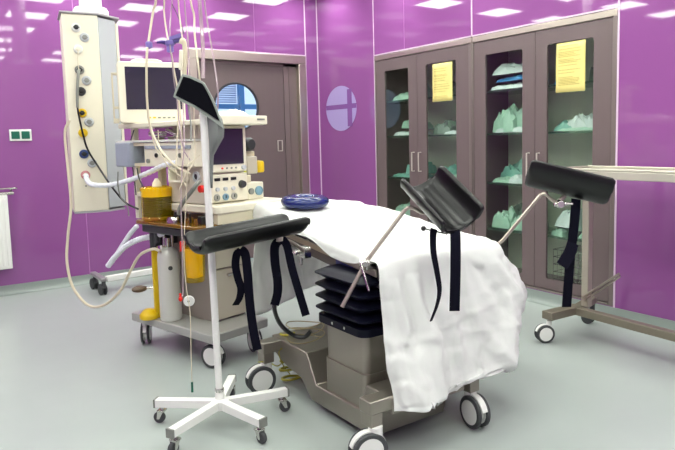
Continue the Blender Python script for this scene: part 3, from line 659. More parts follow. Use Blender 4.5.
hose('suction_tube', [face3(70, 120, -.0), TW_ @ V((-.025, .02, .55)), TW_ @ V((-.022, .01, .3)), at(71, 205, d=4.36), at(68, 235, d=4.36), at(67, 262, d=4.34), at(73, 287, d=4.3), at(88, 305, d=4.25), at(104, 305, d=4.2), at(120, 291, d=4.15), at(131, 270, d=4.1), at(140, 255, d=4.05), at(153, 249, d=3.95), at(160, 251, d=3.88)], .0095, TUBEC, 'cream suction tube hanging in a long loop beside the column', cat='tube')
for i, (pts, lab) in enumerate((
    ([at(118, 172, d=4.02), at(118, 185, d=4.1), at(121, 198, d=4.15), at(127, 205, d=4.15), at(129, 216, d=4.12)], 'thin grey cable looping under the blue-grey end cover'),
    ([at(137, 168, d=4.0), at(139, 178, d=4.02), at(143, 186, d=4.0), at(147, 190, d=3.95)], 'thin dark cable dropping to the yellow canister lid'),
    ([at(134, 130, d=4.08), at(131, 140, d=4.12), at(130, 150, d=4.15), at(133, 170, d=4.14), at(136, 195, d=4.1)], 'thin dark cable behind the module rack'))):
    cable('thin_cable', pts, .004, (GREYT, DGREY, DGREY)[i], lab)
LN = [
 ([(156, -8), (153, 12), (149, 38), (147, 52), (146.5, 75), (147, 100), (150, 125), (158, 145), (167, 158), (178, 168), (190, 174)], .0065, TUBEC, 3.5, 'cream tube falling in front of the monitor from a lilac clip'),
 ([(164, -8), (164, 10), (166, 28), (169, 44), (171, 52), (174, 70), (178, 92), (181, 125), (182, 160)], .0045, TUBEC, 3.45, 'cream line through the middle lilac connector'),
 ([(172, -8), (171, 12), (170, 30), (170, 46), (172, 60), (174, 80), (177, 100), (180, 130), (184, 150), (190, 160)], .0035, TUBECL, 3.42, 'clear line beside the middle lilac connector'),
 ([(178, -8), (179, 10), (181, 28), (184, 50), (186, 70), (187, 85)], .004, TUBEC, 3.3, 'cream line running down to the cuff'),
 ([(190, -8), (194, 15), (194.5, 32), (197, 55), (199, 72), (200, 82)], .005, TUBEC, 3.2, 'cream tube ending at the cuff\'s upper edge'),
 ([(184, -8), (186, 20), (188, 40), (189, 65), (190, 80)], .004, TUBECL, 3.25, 'clear line between the two cream tubes'),
 ([(199, -8), (201, 20), (203, 50), (203, 78)], .010, TUBECL, 3.3, 'wide clear tube right of the cream tubes'),
 ([(204, -8), (207, 20), (212, 50), (216, 75), (218, 95), (217, 115), (214, 135), (210, 160)], .0045, TUBECL, 3.3, 'outermost clear line bending past the round window'),
 ([(172, 4), (176, 12), (181, 24), (184, 34)], .0022, DGREY, 3.4, 'short dark thread crossing the clear lines'),
 ([(150, 128), (156, 148), (166, 160), (178, 166), (190, 163), (200, 155)], .004, TUBEC, 3.55, 'cream lead sagging across the module rack'),
 ([(158, 130), (160, 150), (168, 166), (180, 176), (186, 186)], .0035, TUBEC, 3.58, 'lower cream lead across the module rack'),
 ([(178, 95), (178, 120), (177, 145), (176, 170), (179, 176)], .004, TUBEC, 3.5, 'cream line straight down past the module rack'),
 ([(184.5, 78), (183, 100), (184, 125), (184, 150), (182, 172), (181, 200), (182, 240), (183, 290), (181, 298)], .0035, TUBECL, 3.42, 'long clear line down to the red clip'),
 ([(188, 96), (189, 110), (191, 125), (191, 140)], .005, GREYT, 3.3, 'short grey lead below the cuff'),
 ([(194, 98), (194, 130), (195, 158), (185, 176), (179, 190)], .003, TUBEC, 3.4, 'thin looped lead left of the white pole'),
]
for pts, r, m, dd, lab in LN:
    q3_ = [at(x, y, d=dd+.03*math.sin(i*1.3)) for i, (x, y) in enumerate(pts)]
    if pts[0][1] < 0: q3_ = [V((q3_[0].x+(q3_[0].x-q3_[1].x)*2, q3_[0].y+(q3_[0].y-q3_[1].y)*2, H-.005)), q3_[0].lerp(V((q3_[0].x, q3_[0].y, H)), .5)]+q3_
    tag(settle(obj('infusion_line', MB().tube(q3_, r, n=7), m)), lab, 'tube')
# lilac connectors and the holder arm
def small(name, mb, m, lab, cat, bevel=0): return tag(settle(obj(name, mb, m, bevel=bevel)), lab, cat)
p = at(149, 45, d=3.5); small('tube_clip', MB().lathe([(.012, -.018), (.018, -.012), (.018, .012), (.012, .018)], p), PURP, 'lilac clip on the leftmost cream tube', 'clip')
t = thing('tube_connector', 'lilac three-way connector with dark violet side caps on hanging tubes', 'connector', at(170, 52, d=3.42))
p = at(170, 46, d=3.42); mb = MB(); mb.lathe([(.012, -.034), (.018, -.03), (.018, .0), (.024, .006), (.024, .026), (.012, .03)], p); obj('body', mb, PURP, t, world=True)
mb = MB(); mb.tube([at(157, 42.5, d=3.42), at(162, 42, d=3.42), at(167, 43, d=3.42)], .006, r1=.013); mb.tube([at(173, 42, d=3.42), at(177, 41, d=3.42), at(181, 40, d=3.42)], .012, r1=.009); obj('side_cap', mb, PURPD, t, world=True)
mb = MB(); mb.beam(at(170, 39, d=3.42), at(182, 35, d=3.42), .02, .02); obj('strap', mb, PURP, t, world=True)

# ------------------------------------------------------------------ white pole stand with five legs
hub = at(220, 402, z=.115); HB = V((hub.x, hub.y, 0))
iv = thing('pole_stand', 'white pole stand on a five-legged wheeled base', 'stand', HB)
top = at(201.5, 84, d=(HB-CAM).dot(HD)-.02)
obj('pole', MB().cyl((0, 0, .12), V((top.x, top.y, 0))-HB+V((0, 0, top.z)), .0165, r1=.0165, n=20), WHITE, iv)
mb = MB(); mb.lathe([(.04, .085), (.042, .09), (.042, .128), (.03, .132), (.022, .135), (.022, .165), (.017, .167)], n=24); obj('hub_collar', mb, WHITE, iv)
mb = MB(); mb.lathe([(.02, .167), (.022, .175), (.02, .185)], n=20); obj('lock_ring', mb, CHROME, iv)
LT = .112
ends = [at(156, 400, z=LT), at(170, 431, z=LT), at(263, 420, z=LT), at(287, 389, z=LT), at(232, 376, z=LT)]
wheels = [(163, 409), (174, 440), (256, 440), (286, 404), (228, 390)]
for i, e in enumerate(ends):
    e = V((e.x, e.y, 0))-HB; L = e.length; a = math.atan2(e.y, e.x)
    l = obj('leg', MB().beam((0.02, 0, LT-.004), (L, 0, LT-.012), .040, .042, w1=.040, h1=.038), WHITE, iv, bevel=.003)
    l.rotation_euler = (0, 0, a)
    obj('end_cap', MB().box(L-.004, L+.005, -.021, .021, LT-.032, LT+.009), GREYT, l)
    mb = MB(); r = .028; cx = L-.03
    mb.cyl((cx, 0, .062), (cx, 0, LT-.024), .009); mb.box(cx-.016, cx+.022, -.018, .018, .058, .066)
    mb.prism([(cx-.012, .064), (cx+.018, .064), (cx+.024, r-.006), (cx+.010, r-.006)], -.018, -.014, 'y'); mb.prism([(cx-.012, .064), (cx+.018, .064), (cx+.024, r-.006), (cx+.010, r-.006)], .014, .018, 'y')
    c = obj('castor', mb, CHROME, l, bevel=.001)
    mw_ = MB(); mw_.lathe([(.01, -.011), (r-.004, -.011), (r, -.007), (r, .007), (r-.004, .011), (.01, .011)], (cx+.016, 0, r), (0, 1, 0), 28)
    # wheel is a sibling of the fork so that nothing goes deeper than part > sub-part
    obj('wheel', mw_, TYRE, l)
# dark cuff hung over the pole
dI = (HB-CAM).dot(HD)-.06
t = thing('blood_pressure_cuff', 'black cuff with grey binding hung over the white pole\'s top', 'cuff', at(200, 120, d=dI))
def sheetpoly(pts, dd, thick, m, name, par, off=0, n=1):
    gx = sum(p[0] for p in pts)/len(pts); gy = sum(p[1] for p in pts)/len(pts)
    pts = [(gx+(x-gx)*1.06-1, gy+(y-gy)*1.06-1, dz) for x, y, dz in pts]
    mb = MB(); A = [at(x, y, d=dd+off+dz) for x, y, dz in pts]; B = [p+HD*thick for p in A]; k = len(A)
    mb.poly(A+B, [tuple(range(k)), tuple(range(k, 2*k))[::-1]]+[(i, (i+1) % k, k+(i+1) % k, k+i) for i in range(k)])
    return obj(name, mb, m, par, world=True, bevel=.002)
outl = [(175.5, 98, 0), (178, 90, 0), (184, 76.5, -.01), (190, 77.5, -.01), (198, 80.5, -.015), (205, 84.5, -.02), (208, 90, -.02), (213, 99, -.015), (217, 109, -.01), (222, 124, 0), (223, 128, .0), (213, 120.5, 0), (205, 115, -.01), (195, 108, -.01), (185, 103.5, 0)]
sheetpoly(outl, dI, .012, CUFFE, 'binding', t)
inn = [(177.5, 96.5, 0), (185, 78.5, -.01), (191, 80, -.01), (203, 85.5, -.018), (206.5, 91, -.018), (212, 102, -.012), (219.5, 121, 0), (207, 112.5, -.01), (195, 105, -.01)]
sheetpoly(inn, dI, .004, CUFF, 'flap', t, off=-.004)
rows = []
prof = [(113, 207, 218, 0), (120, 207.5, 222, .0), (130, 208.5, 224, -.01), (137, 209, 223.5, -.015), (145, 209.5, 219, -.01), (155, 210, 213.5, 0), (165, 210, 212.8, .0), (178, 210.5, 212.5, .0), (188, 211, 212.3, 0)]
for y, xa, xb, dz in prof: rows.append([at(xa+(xb-xa)*j/5, y, d=dI+.035-.03*math.sin(math.pi*j/5)*(1 if y < 150 else .4)+dz) for j in range(6)])
mb = MB().grid(rows); obj('hanging_flap', mb, CUFFG, t, world=True, solid=.005, label='grey underside of the cuff')
# holder arm left of the cuff (beige ladder-like clip)
t = thing('tube_holder', 'beige tube holder arm above the cuff', 'holder', at(185, 78, d=3.24))
mb = MB(); mb.tube([at(181, 44, d=3.24), at(182.5, 40, d=3.24), at(184.5, 44, d=3.24), at(185, 58, d=3.24), at(184.5, 76, d=3.24)], .012, n=10); obj('arm', mb, CREAM2, t, world=True)
mb = MB(); mb.beam(at(181.5, 50, d=3.23), at(181, 70, d=3.23), .02, .02); obj('grip', mb, CREAM, t, world=True, bevel=.004)

# ------------------------------------------------------------------ low equipment stand by the purple wall
e0 = at(97, 292, z=0); t = thing('equipment_stand', 'low white equipment stand base with dark castors by the purple wall', 'stand', (e0.x, e0.y, 0))
a_ = at(99, 277, z=.135); b_ = at(158, 270, z=.10)
obj('base_beam', MB().beam(at(106, 279, z=.12), at(165, 268.5, z=.12), .06, .05), WPLAS, t, world=True, bevel=.005)
c_, d_ = at(93, 273, z=.145), at(104, 280, z=.145); obj('foot_bar', MB().beam(c_, d_, .05, .03), mat('silver_foot', (160, 156, 158), rough=.35, metal=.4), t, world=True, bevel=.006)
for p in (c_, d_):
    q = p+(d_-c_)*(.18 if p is c_ else -.05); l = V((q.x, q.y, 0))-V((e0.x, e0.y, 0)); castor(t, l.x, l.y, .13, .052, R(100), .05, hub=DGREY, house=DGREY, tyre=DGREY)
p = at(164, 268, z=.12); obj('column', MB().cyl((p.x, p.y, .09), (p.x, p.y, .85), .025), WPLAS, t, world=True)
for (dx, dy) in ((.05, -.1), (.05, .12)):
    l = V((p.x+dx, p.y+dy, 0))-V((e0.x, e0.y, 0)); castor(t, l.x, l.y, .13, .052, R(100), .05, hub=DGREY, house=DGREY, tyre=DGREY)
obj('foot_bar', MB().box(p.x+.02, p.x+.08, p.y-.14, p.y+.16, .13, .16), WPLAS, t, world=True, bevel=.006)

# ------------------------------------------------------------------ operating table
OT = thing('operating_table', 'steel operating table on a castored base with navy bellows column', 'operating table', (-2.29, -4.0, 0))
o_ = lambda n, mb, m, **k: obj(n, mb, m, OT, world=True, **k)
X0, X1 = -2.50, -2.08
prof = [(-3.45, .285), (-3.82, .28), (-3.905, .137), (-4.28, .142), (-4.335, .272), (-4.52, .274), (-4.52, .20), (-4.42, .19), (-4.38, .05), (-3.86, .045), (-3.76, .13), (-3.60, .15), (-3.45, .20)]
o_('base', MB().prism(prof, X0, X1, 'x'), STEELD, bevel=.006)
for y0, y1 in ((-4.515, -4.435), (-3.56, -3.475)):
    o_('cross_beam', MB().box(-2.61, -1.97, y0, y1, .222, .28), STEELD, bevel=.005)
    for x in (-2.605, -2.035): o_('castor_bracket', MB().box(x, x+.06, y0+.004, y1-.004, .168, .224), STEELD, bevel=.003)
for x, y, rz in ((-2.575, -4.50, R(165)), (-2.0, -4.475, R(-98)), (-2.575, -3.52, R(172)), (-2.005, -3.52, R(40))): castor(OT, x+2.29, y+4.0, .17, .077, rz, .07, stem=.03, off=.035)
o_('column', MB().prism(rrect(-2.485, -1.98, -4.31, -3.965, .035), .10, .30, 'z'), STEELD)
o_('column_sleeve', MB().prism(rrect(-2.478, -1.987, -4.303, -3.972, .035), .30, .485, 'z'), STEELD)
def rr3(x0, x1, y0, y1, r, z): return [V((a, b, z)) for a, b in rrect(x0, x1, y0, y1, r, 5)]
mb = MB(); rings = []; zz = .475; nf = 4; fh = .056
def brow(g, z): rings.append([mb.bm.verts.new(p) for p in rr3(-2.50-g, -1.965+g, -4.325-g, -3.95+g, .05, z)])
brow(.0, zz); brow(.012, zz+.005); brow(.012, zz+.04)
for i in range(nf):
    b = zz+.045+i*fh; brow(-.02, b); brow(.002, b+fh*.3); brow(.022, b+fh*.52); brow(.022, b+fh*.6); brow(.0, b+fh*.82)
brow(-.02, zz+.045+nf*fh)
mb.skin(rings); o_('bellows', mb, NAVY, angle=50)
for y in (-4.1, -4.2): o_('screw', MB().cyl((-2.512, y, .50), (-2.518, y, .50), .007), CHROME)
o_('side_plug', MB().cyl((-2.30, -4.338, .475), (-2.30, -4.352, .475), .022), LGREY)
TS = .05
def tz(y): return .812+(y+4.42)*TS
def xo(y): return .115*(y+4.42)
def slab(x0, x1, y0, y1, a, b):
    m_ = MB(); vs = [(x+xo(y), y, tz(y)+h) for x in (x0, x1) for y in (y0, y1) for h in (a, b)]
    return m_.poly(vs, [(0, 1, 3, 2), (4, 6, 7, 5), (0, 4, 5, 1), (2, 3, 7, 6), (0, 2, 6, 4), (1, 5, 7, 3)])
UF = mat('underframe_steel', (104, 98, 104), rough=.3, metal=.6)
TX0, TX1 = -2.43, -1.73
o_('under_frame', slab(TX0, TX1, -4.40, -2.95, -.125, -.035), UF, bevel=.004)
o_('mattress', slab(TX0+.01, TX1-.01, -4.42, -2.86, -.034, .005), BLACK, bevel=.012)
o_('sticker', slab(TX0-.004, TX0+.001, -4.10, -3.93, -.118, -.072), mat('blue_sticker', (34, 56, 160), rough=.35), label='blue sticker on frame')
for x in (TX0-.03, TX1+.02):
    o_('side_rail', slab(x, x+.010, -4.36, -3.0, -.065, -.035), STEEL, bevel=.002)
    for y in (-4.3, -3.6, -3.1): o_('rail_spacer', slab(min(x, x+.0)+(0.0 if x > -2 else .01), x+.03 if x < -2 else x, y-.015, y+.015, -.06, -.04) if x < -2 else slab(x-.02, x, y-.015, y+.015, -.06, -.04), STEEL)
# loose cables lying on the base
cable('foot_switch_cable', [at(300, 322, d=3.35), at(274, 300, d=3.0), at(275, 312, d=3.0), at(281, 325, d=3.05), at(293, 335, d=3.1), at(304, 337, d=3.1), at(311, 331, d=3.1)][1:], .011, BLACK, 'thick black cable looping down beside the bellows')
t_ = [V((-2.42+.10*math.cos(a/10)*(1-.1*math.sin(a)), -3.68+.10*math.sin(a/10), .291+.006*math.sin(a*.7)+.0006*a)) for a in range(0, 190, 7)]
cable('thin_cable', t_, .003, mat('beige_cable', (150, 138, 104), rough=.4), 'thin beige cable coiled on the table base', n=6)
cc = at(293, 377, z=0.03); t_ = [V((cc.x+.07*math.cos(a/9)*(1+.12*math.sin(a)), cc.y+.055*math.sin(a/9), .008+.0009*a+.004*math.sin(a))) for a in range(0, 330, 6)]
cable('earthing_cable', t_, .0075, mat('yellow_green_cable', (168, 160, 50), rough=.4), 'yellow-green cable coiled on the floor behind the table castor', n=6)
cable('earthing_cable', [at(290, 374, d=3.38), at(283, 365, d=3.34), at(279, 352, d=3.3), at(286, 347, d=3.3), at(289, 352, d=3.32), at(282, 362, d=3.34), at(277, 366, d=3.3), at(268, 362, d=3.28), at(258, 362, d=3.22)], .003, MATS['yellow_green_cable'], 'yellow-green cable looping around the rear table castor', n=6)

# ------------------------------------------------------------------ the white sheet over the table
def lerp(a, b, t): return a+(b-a)*t
rows = []
def trow(y, dl, dr, hl=0, xl=0, xr=0, lift=0):
    z = tz(y)+.012+lift; k = max(0, min(1, (y+4.1)/1.0)); lf = .055*k*k*(3-2*k)
    rows.append([p+V((xo(y)-(.05*k if q < 2 else .02*k if q == 2 else 0), 0, lf*(1, 1, 1, .9, .45, .1, 0, 0)[q])) for q, p in enumerate([V((TX0-.035+xl, y, z-dl)), V((TX0-.012+xl, y, z-.008)), V((TX0+.10, y, z)), V(((TX0+TX1)/2, y, z+.004)), V((TX1-.08, y, z)), V((TX1+.025+xr, y, z-.012)), V((TX1+.075+xr, y+.01, z-dr*.5)), V((TX1+.09+xr, y+.02, z-dr))])])
def erow(pts): rows.append([V(p) for p in pts])
# head end, hanging
xa, xb = TX0+.15, TX1+.19
erow([(xa-.19, -3.10, .30), (xa-.06, -3.03, .28), (xa+.14, -2.95, .31), ((xa+xb)/2, -2.84, .34), (xb-.2, -2.84, .34), (xb-.08, -2.84, .36), (xb, -2.86, .38), (xb+.05, -2.92, .40)])
erow([(xa-.14, -3.04, .56), (xa-.02, -2.98, .54), (xa+.16, -2.92, .58), ((xa+xb)/2, -2.85, .60), (xb-.2, -2.86, .60), (xb-.08, -2.86, .60), (xb+.02, -2.88, .60), (xb+.06, -2.94, .56)])
erow([(xa-.07, -2.98, .78), (xa+.03, -2.93, .83), (xa+.18, -2.90, .85), ((xa+xb)/2, -2.88, .86), (xb-.2, -2.89, .86), (xb-.08, -2.89, .84), (xb+.03, -2.91, .78), (xb+.06, -2.96, .66)])
trow(-2.94, .16, .30); trow(-3.08, .18, .34); trow(-3.25, .12, .34, lift=.01); trow(-3.42, .075, .34, lift=.012); trow(-3.60, .05, .34, xl=.0, lift=.004); trow(-3.75, .035, .34); trow(-3.95, .07, .34); trow(-4.15, .06, .32); trow(-4.33, .012, .28)
Z0 = tz(-4.42)+.012
TM = (TX0+TX1)/2
erow([(TX0-.05, -4.415, Z0-.02), (TX0-.01, -4.43, Z0-.004), (TX0+.12, -4.435, Z0-.002), (TM, -4.435, Z0), (TX1-.10, -4.435, Z0-.002), (TX1+.0, -4.42, Z0-.03), (TX1+.07, -4.36, Z0-.12), (TX1+.12, -4.22, Z0-.24)])
erow([(TX0-.055, -4.43, .70), (TX0-.02, -4.465, .69), (TX0+.10, -4.48, .68), (TM, -4.47, .68), (TX1-.10, -4.48, .68), (TX1+.04, -4.45, .66), (TX1+.18, -4.38, .62), (TX1+.26, -4.22, .54)])
erow([(TX0-.065, -4.46, .53), (TX0-.025, -4.50, .52), (TX0+.08, -4.52, .52), (TM, -4.50, .52), (TX1-.08, -4.51, .51), (TX1+.07, -4.48, .50), (TX1+.22, -4.40, .50), (TX1+.28, -4.27, .48)])
erow([(TX0-.07, -4.49, .38), (TX0-.03, -4.54, .37), (TX0+.07, -4.56, .37), (TM, -4.53, .37), (TX1-.08, -4.54, .37), (TX1-.04, -4.51, .37), (TX1+.0, -4.44, .37), (TX1+.03, -4.34, .37)])
erow([(TX0-.065, -4.52, .28), (TX0-.025, -4.56, .27), (TX0+.07, -4.585, .27), (TM, -4.55, .28), (TX1-.14, -4.55, .28), (TX1-.08, -4.53, .28), (TX1-.04, -4.47, .28), (TX1-.03, -4.40, .28)])
erow([(TX0-.075, -4.54, .225), (TX0-.02, -4.57, .222), (TX0+.055, -4.60, .220), (TX0+.065, -4.59, .245), (TM-.1, -4.57, .242), (TM-.09, -4.57, .265), (TX1-.085, -4.545, .235), (TX1-.03, -4.45, .23)])
g1 = [catmull(r, 15) for r in rows]; cols = list(zip(*g1)); g2 = [catmull(list(c), 12) for c in cols]; G = list(zip(*g2))
nr, nc = len(G), len(G[0]); out = []
FOLDS = [(-2.42, .80, -2.38, .22, .035, .018), (-2.34, .80, -2.27, .20, .05, .028), (-2.30, .66, -2.12, .24, .04, -.018), (-2.10, .80, -2.14, .25, .05, .016), (-2.42, .49, -1.62, .60, .018, .008), (-1.95, .80, -1.78, .46, .05, -.02), (-1.86, .80, -1.66, .52, .04, .02), (-2.02, .56, -1.80, .25, .05, .016), (-1.76, .62, -1.84, .24, .05, .018), (-2.22, .75, -2.05, .52, .03, .012)]
for i in range(nr):
    r_ = []
    for j in range(nc):
        p = G[i][j]; a = G[min(i+1, nr-1)][j]-G[max(i-1, 0)][j]; b = G[i][min(j+1, nc-1)]-G[i][max(j-1, 0)]
        n = a.cross(b); n = n.normalized() if n.length > 1e-9 else V((0, 0, 1))
        s_ = p.x if abs(n.z) < .6 else p.x
        hang = max(0, min(1, (tz(p.y)-.06-p.z)/.25))
        ridge = 1-abs(noise.noise(V((p.x*7, p.y*4, p.z*2.2))))*2
        w = .014*noise.noise(V((p.x*4.5, p.y*3.2, p.z*2.4)))+.010*max(0, ridge)**3
        u = p.x*12+1.2*math.sin(p.z*6)+p.y*2
        w += hang*(.012*math.sin(u)+.008*math.sin(u*1.9+1)+.010*noise.noise(V((p.x*11+p.z*5, p.z*3, p.y*6))))
        # ironed-in fold creases
        w += .006*max(0, 1-abs(p.z-.46+.08*(p.x+2))/.016)*hang + .004*max(0, 1-abs(p.x+2.10)/.012)
        if p.y < -4.3:
            for x0, z0, x1, z1, wd_, am in FOLDS:
                dx, dz = x1-x0, z1-z0; tt = max(0, min(1, ((p.x-x0)*dx+(p.z-z0)*dz)/(dx*dx+dz*dz)))
                dd_ = math.hypot(p.x-x0-dx*tt, p.z-z0-dz*tt); w += am*max(0, 1-dd_/wd_)*min(1, tt*4+.2)*min(1, (1-tt)*4+.3)
        w += hang*.007*max(0, 1-abs(noise.noise(V((p.x*9+3, p.y*9, p.z*6))))*5) - .005*max(0, 1-abs(noise.noise(V((p.x*6, p.y*7+2, p.z*9))))*6)
        if hang <= 0: w = abs(w)*.6
        r_.append(p+ (n if n.z > 0 or hang > 0 and n.y < 0 else -n)*w)
    out.append(r_)
sh = obj('surgical_sheet', MB().grid(out), SHEET, angle=80, solid=.0016)
tag(settle(sh), 'large white disposable sheet draped over the operating table', 'sheet')
# blue gel head ring
p = at(305, 206.5, z=.955); rz_ = .952
t = thing('head_ring', 'blue gel head ring lying on the white sheet', 'head ring', (p.x, p.y, rz_))
obj('ring', MB().torus((0, 0, .034), .092, .052, n=48, m=16, flat=.68).xf(Matrix.Rotation(math.atan(TS), 4, 'X')), BLUEGEL, t)

# ------------------------------------------------------------------ leg supports
def trough(name, label, C0, A, W, L, wd, dp, th=.024, AR=78):
    """a padded gutter: C0 centre of its floor, A along it, W across it, open towards A x W or its opposite (upwards)"""
    A = V(A).normalized(); W = (V(W)-A*V(W).dot(A)).normalized(); N = A.cross(W)
    if N.z < 0: N = -N
    t = thing(name, label, 'leg support', C0-N*th, 0, 'black leg supports of the operating table')
    mb = MB(); m = 15
    prof_o, prof_i = [], []
    for i in range(m):
        u = -1+2*i/(m-1); a = u*R(AR)
        prof_i.append((wd/2*math.sin(a)/math.sin(R(AR)), dp*(1-math.cos(a))/(1-math.cos(R(AR)))))
    for i in range(m):
        x, z = prof_i[i]; u = -1+2*i/(m-1); a = u*R(AR)
        prof_o.append((x+math.sin(a)*th, z-math.cos(a)*th))
    tipR = [(prof_i[-1][0]+th*.45, prof_i[-1][1]+th*.30), (prof_i[-1][0]+th*.95, prof_i[-1][1]+th*.22)]
    tipL = [(-x, z) for x, z in tipR[::-1]]
    loop = prof_i+tipR+prof_o[::-1]+tipL
    rings = []
    ns = 22
    for s_ in range(ns+1):
        u = s_/ns; e = min(u, 1-u)*L; q = min(1, e/.022); sc = .0 if q >= 1 else (1-math.sqrt(1-(1-q)**2))*.0+(1-q)
        cz = dp*.45
        fac = 1-.0*sc
        shr = sc**2*.010
        rg = []
        for x, z in loop:
            # round the ends by drawing the skin towards the middle of the wall
            mx = x; mz = z
            rg.append(mb.bm.verts.new(C0+A*(u-.5)*L+W*(x*(1-shr*3))+N*(z+shr*(1 if z < dp*.3 else -1))))
        rings.append(rg)
    mb.skin(rings)
    obj('padded_gutter', mb, PAD, t, world=True, angle=60, bevel=.010, seg=3)
    return t, A, W, N
def cf(r_, d_, z): return V((CAM.x, CAM.y, 0))+HR*r_+HD*d_+V((0, 0, z))
# 1: near left, horizontal
a0, a1 = at(197, 248, d=2.68), at(297, 226.5, d=3.0)
A1 = a1-a0; t1, A, W, N = trough('leg_support', 'black leg support jutting out left over the white pole stand, two straps hanging', (a0+a1)/2, A1, V((A1.y, -A1.x, 0)), A1.length+.02, .17, .050, .032)
mb = MB(); p = a0.lerp(a1, .80)-N*.022; mb.tube([p+N*.004, p-N*.03, p-N*.04+A*.05, V((-2.462, -3.80, tz(-3.80)-.06))], .010); mb.lathe([(.02, -.008), (.02, .02)], p-N*.02, N)
obj('mounting_rod', mb, STEEL, t1, world=True)
mb = MB(); c = V((-2.468, -3.80, tz(-3.80)-.05)); mb.box(c.x-.03, c.x+.012, c.y-.03, c.y+.03, c.z-.03, c.z+.025); mb.cyl(c+V((-.03, 0, 0)), c+V((-.07, .0, .0)), .01); mb.cyl(c+V((-.07, -.025, -.0)), c+V((-.07, .025, 0)), .009); mb.cyl(c+V((-.02, .02, -.03)), c+V((-.02, .02, -.07)), .008)
obj('rail_clamp', mb, CHROME, t1, world=True, bevel=.003)
SW = .042
def straps(t, lst):
    for pts, sd, w in lst: obj('strap', MB().band(pts, w, sd, .004), STRAP, t, world=True, label='navy strap')
s1 = HR*.9+HD*.5
straps(t1, [
  ([at(241, 250, d=2.80), at(237, 254, d=2.80), at(235.5, 265, d=2.80), at(238, 278, d=2.80), at(241, 288, d=2.80), at(239.5, 298, d=2.81), at(235.5, 305, d=2.82)], lambda u: (HR+HD*(.3+.7*u)), .036),
  ([at(240, 249, d=2.80), at(245, 254, d=2.80), at(247.5, 272, d=2.80), at(249.5, 300, d=2.80), at(253, 328, d=2.80), at(257.5, 350, d=2.80)], HR+HD*.2, .040),
  ([at(281, 239, d=2.93), at(275, 246, d=2.93), at(275, 262, d=2.93), at(277.5, 280, d=2.94), at(277.5, 293, d=2.95), at(274.5, 305, d=2.96)], HR+HD*.2, .042),
  ([at(281, 238, d=2.93), at(287, 246, d=2.93), at(292, 268, d=2.93), at(299, 292, d=2.93), at(306, 315.5, d=2.93)], HR+HD*.2, .038)])
# 2: centre, tilted towards the foot end
d2 = 2.70; c2 = at(438, 205, d=d2)
A2 = HR*.155-HD*.19+V((0, 0, -.175)); W2 = HR*.21+HD*.115+V((0, 0, .05))
t2, A, W, N = trough('leg_support', 'black leg support facing the viewer over the sheet\'s left front corner', c2-V((0, 0, .012)), A2, W2, .300, .190, .088, .022, 88)
cl = V((-2.468, -4.30, tz(-4.30)-.045))
mb = MB(); b1 = at(404.5, 210.5, d=2.70); mb.tube([at(342, 307, d=2.66), at(366, 262, d=2.70), b1], .0095, smooth=False); mb.tube([b1, at(408.5, 207.8, d=2.70), at(414, 208.5, d=2.70), at(424, 213, d=2.71), c2-N*.028-A*.01], .0085)
obj('mounting_rod', mb, STEEL, t2, world=True)
cl = at(365.5, 263, d=2.70); mb = MB(); mb.cyl(cl-HR*.028, cl+HR*.02, .017); mb.cyl(cl-HD*.03, cl+HD*.03, .014); mb.box(cl.x-.01, cl.x+.045, cl.y-.02, cl.y+.02, cl.z-.03, cl.z+.0)
obj('rail_clamp', mb, CHROME, t2, world=True, bevel=.003)
mb = MB(); mb.tube([at(361, 264, d=2.68), at(369, 291, d=2.64)], .005, smooth=False); obj('clamp_lever', mb, CHROME, t2, world=True)
mb = MB(); p = at(423.5, 228.5, d=2.6); mb.ell(p, .011, .011, .011); mb.cyl(p, at(447, 234, d=2.68), .003); obj('knob', mb, BLACK, t2, world=True)
straps(t2, [
  ([at(434, 229, d=2.60), at(433, 236, d=2.58), at(433.5, 252, d=2.56), at(437, 272, d=2.55), at(439.5, 290, d=2.55), at(437, 305, d=2.55), at(431, 321, d=2.55)], lambda u: (HR*(1-.55*u)+HD*(.4+.6*u)), .030),
  ([at(455, 230, d=2.60), at(455.5, 240, d=2.57), at(455.5, 270, d=2.55), at(454.5, 311, d=2.55)], HR+HD*.1, .043)])
# 3: far right, seen from outside
d3 = 3.16; c3 = at(566, 190, d=d3)
A3 = HR*.40-HD*.10+V((0, 0, -.105)); W3 = HR*.12+HD*.22+V((0, 0, -.075))
t3, A, W, N = trough('leg_support', 'black leg support on the far side, in front of the instrument table', c3, A3, W3, .41, .18, .085, .028)
mb = MB(); b1 = at(541, 194.5, d=3.12); cr_ = V((TX1+.025, -4.30, tz(-4.30)-.05)); mb.tube([cr_+V((-.0, .0, -.02)), at(503, 240, d=3.12), b1], .0095, smooth=False); mb.tube([b1, at(545, 194, d=3.12), at(552, 200, d=3.13), at(558, 203, d=3.14)], .0085)
mb.tube([at(558, 203, d=3.14), c3-N*.03+A*.0], .012, smooth=False)
obj('mounting_rod', mb, STEEL, t3, world=True)
mb = MB(); p = at(560, 204, d=3.13); mb.lathe([(.018, -.02), (.022, -.01), (.022, .012), (.012, .02)], p, HD); mb.cyl(p-HR*.03, p+HR*.03, .012); mb.cyl(p+HR*.02, p+HR*.065, .008); obj('swivel_joint', mb, CHROME, t3, world=True, bevel=.002)
mb = MB(); mb.box(cr_.x-.005, cr_.x+.035, cr_.y-.025, cr_.y+.025, cr_.z-.03, cr_.z+.03); obj('rail_clamp', mb, CHROME, t3, world=True, bevel=.003)
straps(t3, [
  ([at(576, 199, d=3.14), at(575, 215, d=3.12), at(573, 235, d=3.10), at(570.5, 255, d=3.10), at(568.5, 280, d=3.10), at(566.5, 307, d=3.10)], HR+HD*.2, .050),
  ([at(573, 243, d=3.07), at(570, 252, d=3.05), at(562, 266, d=3.0)], lambda u: HR+V((0, 0, -.25)), .058)])

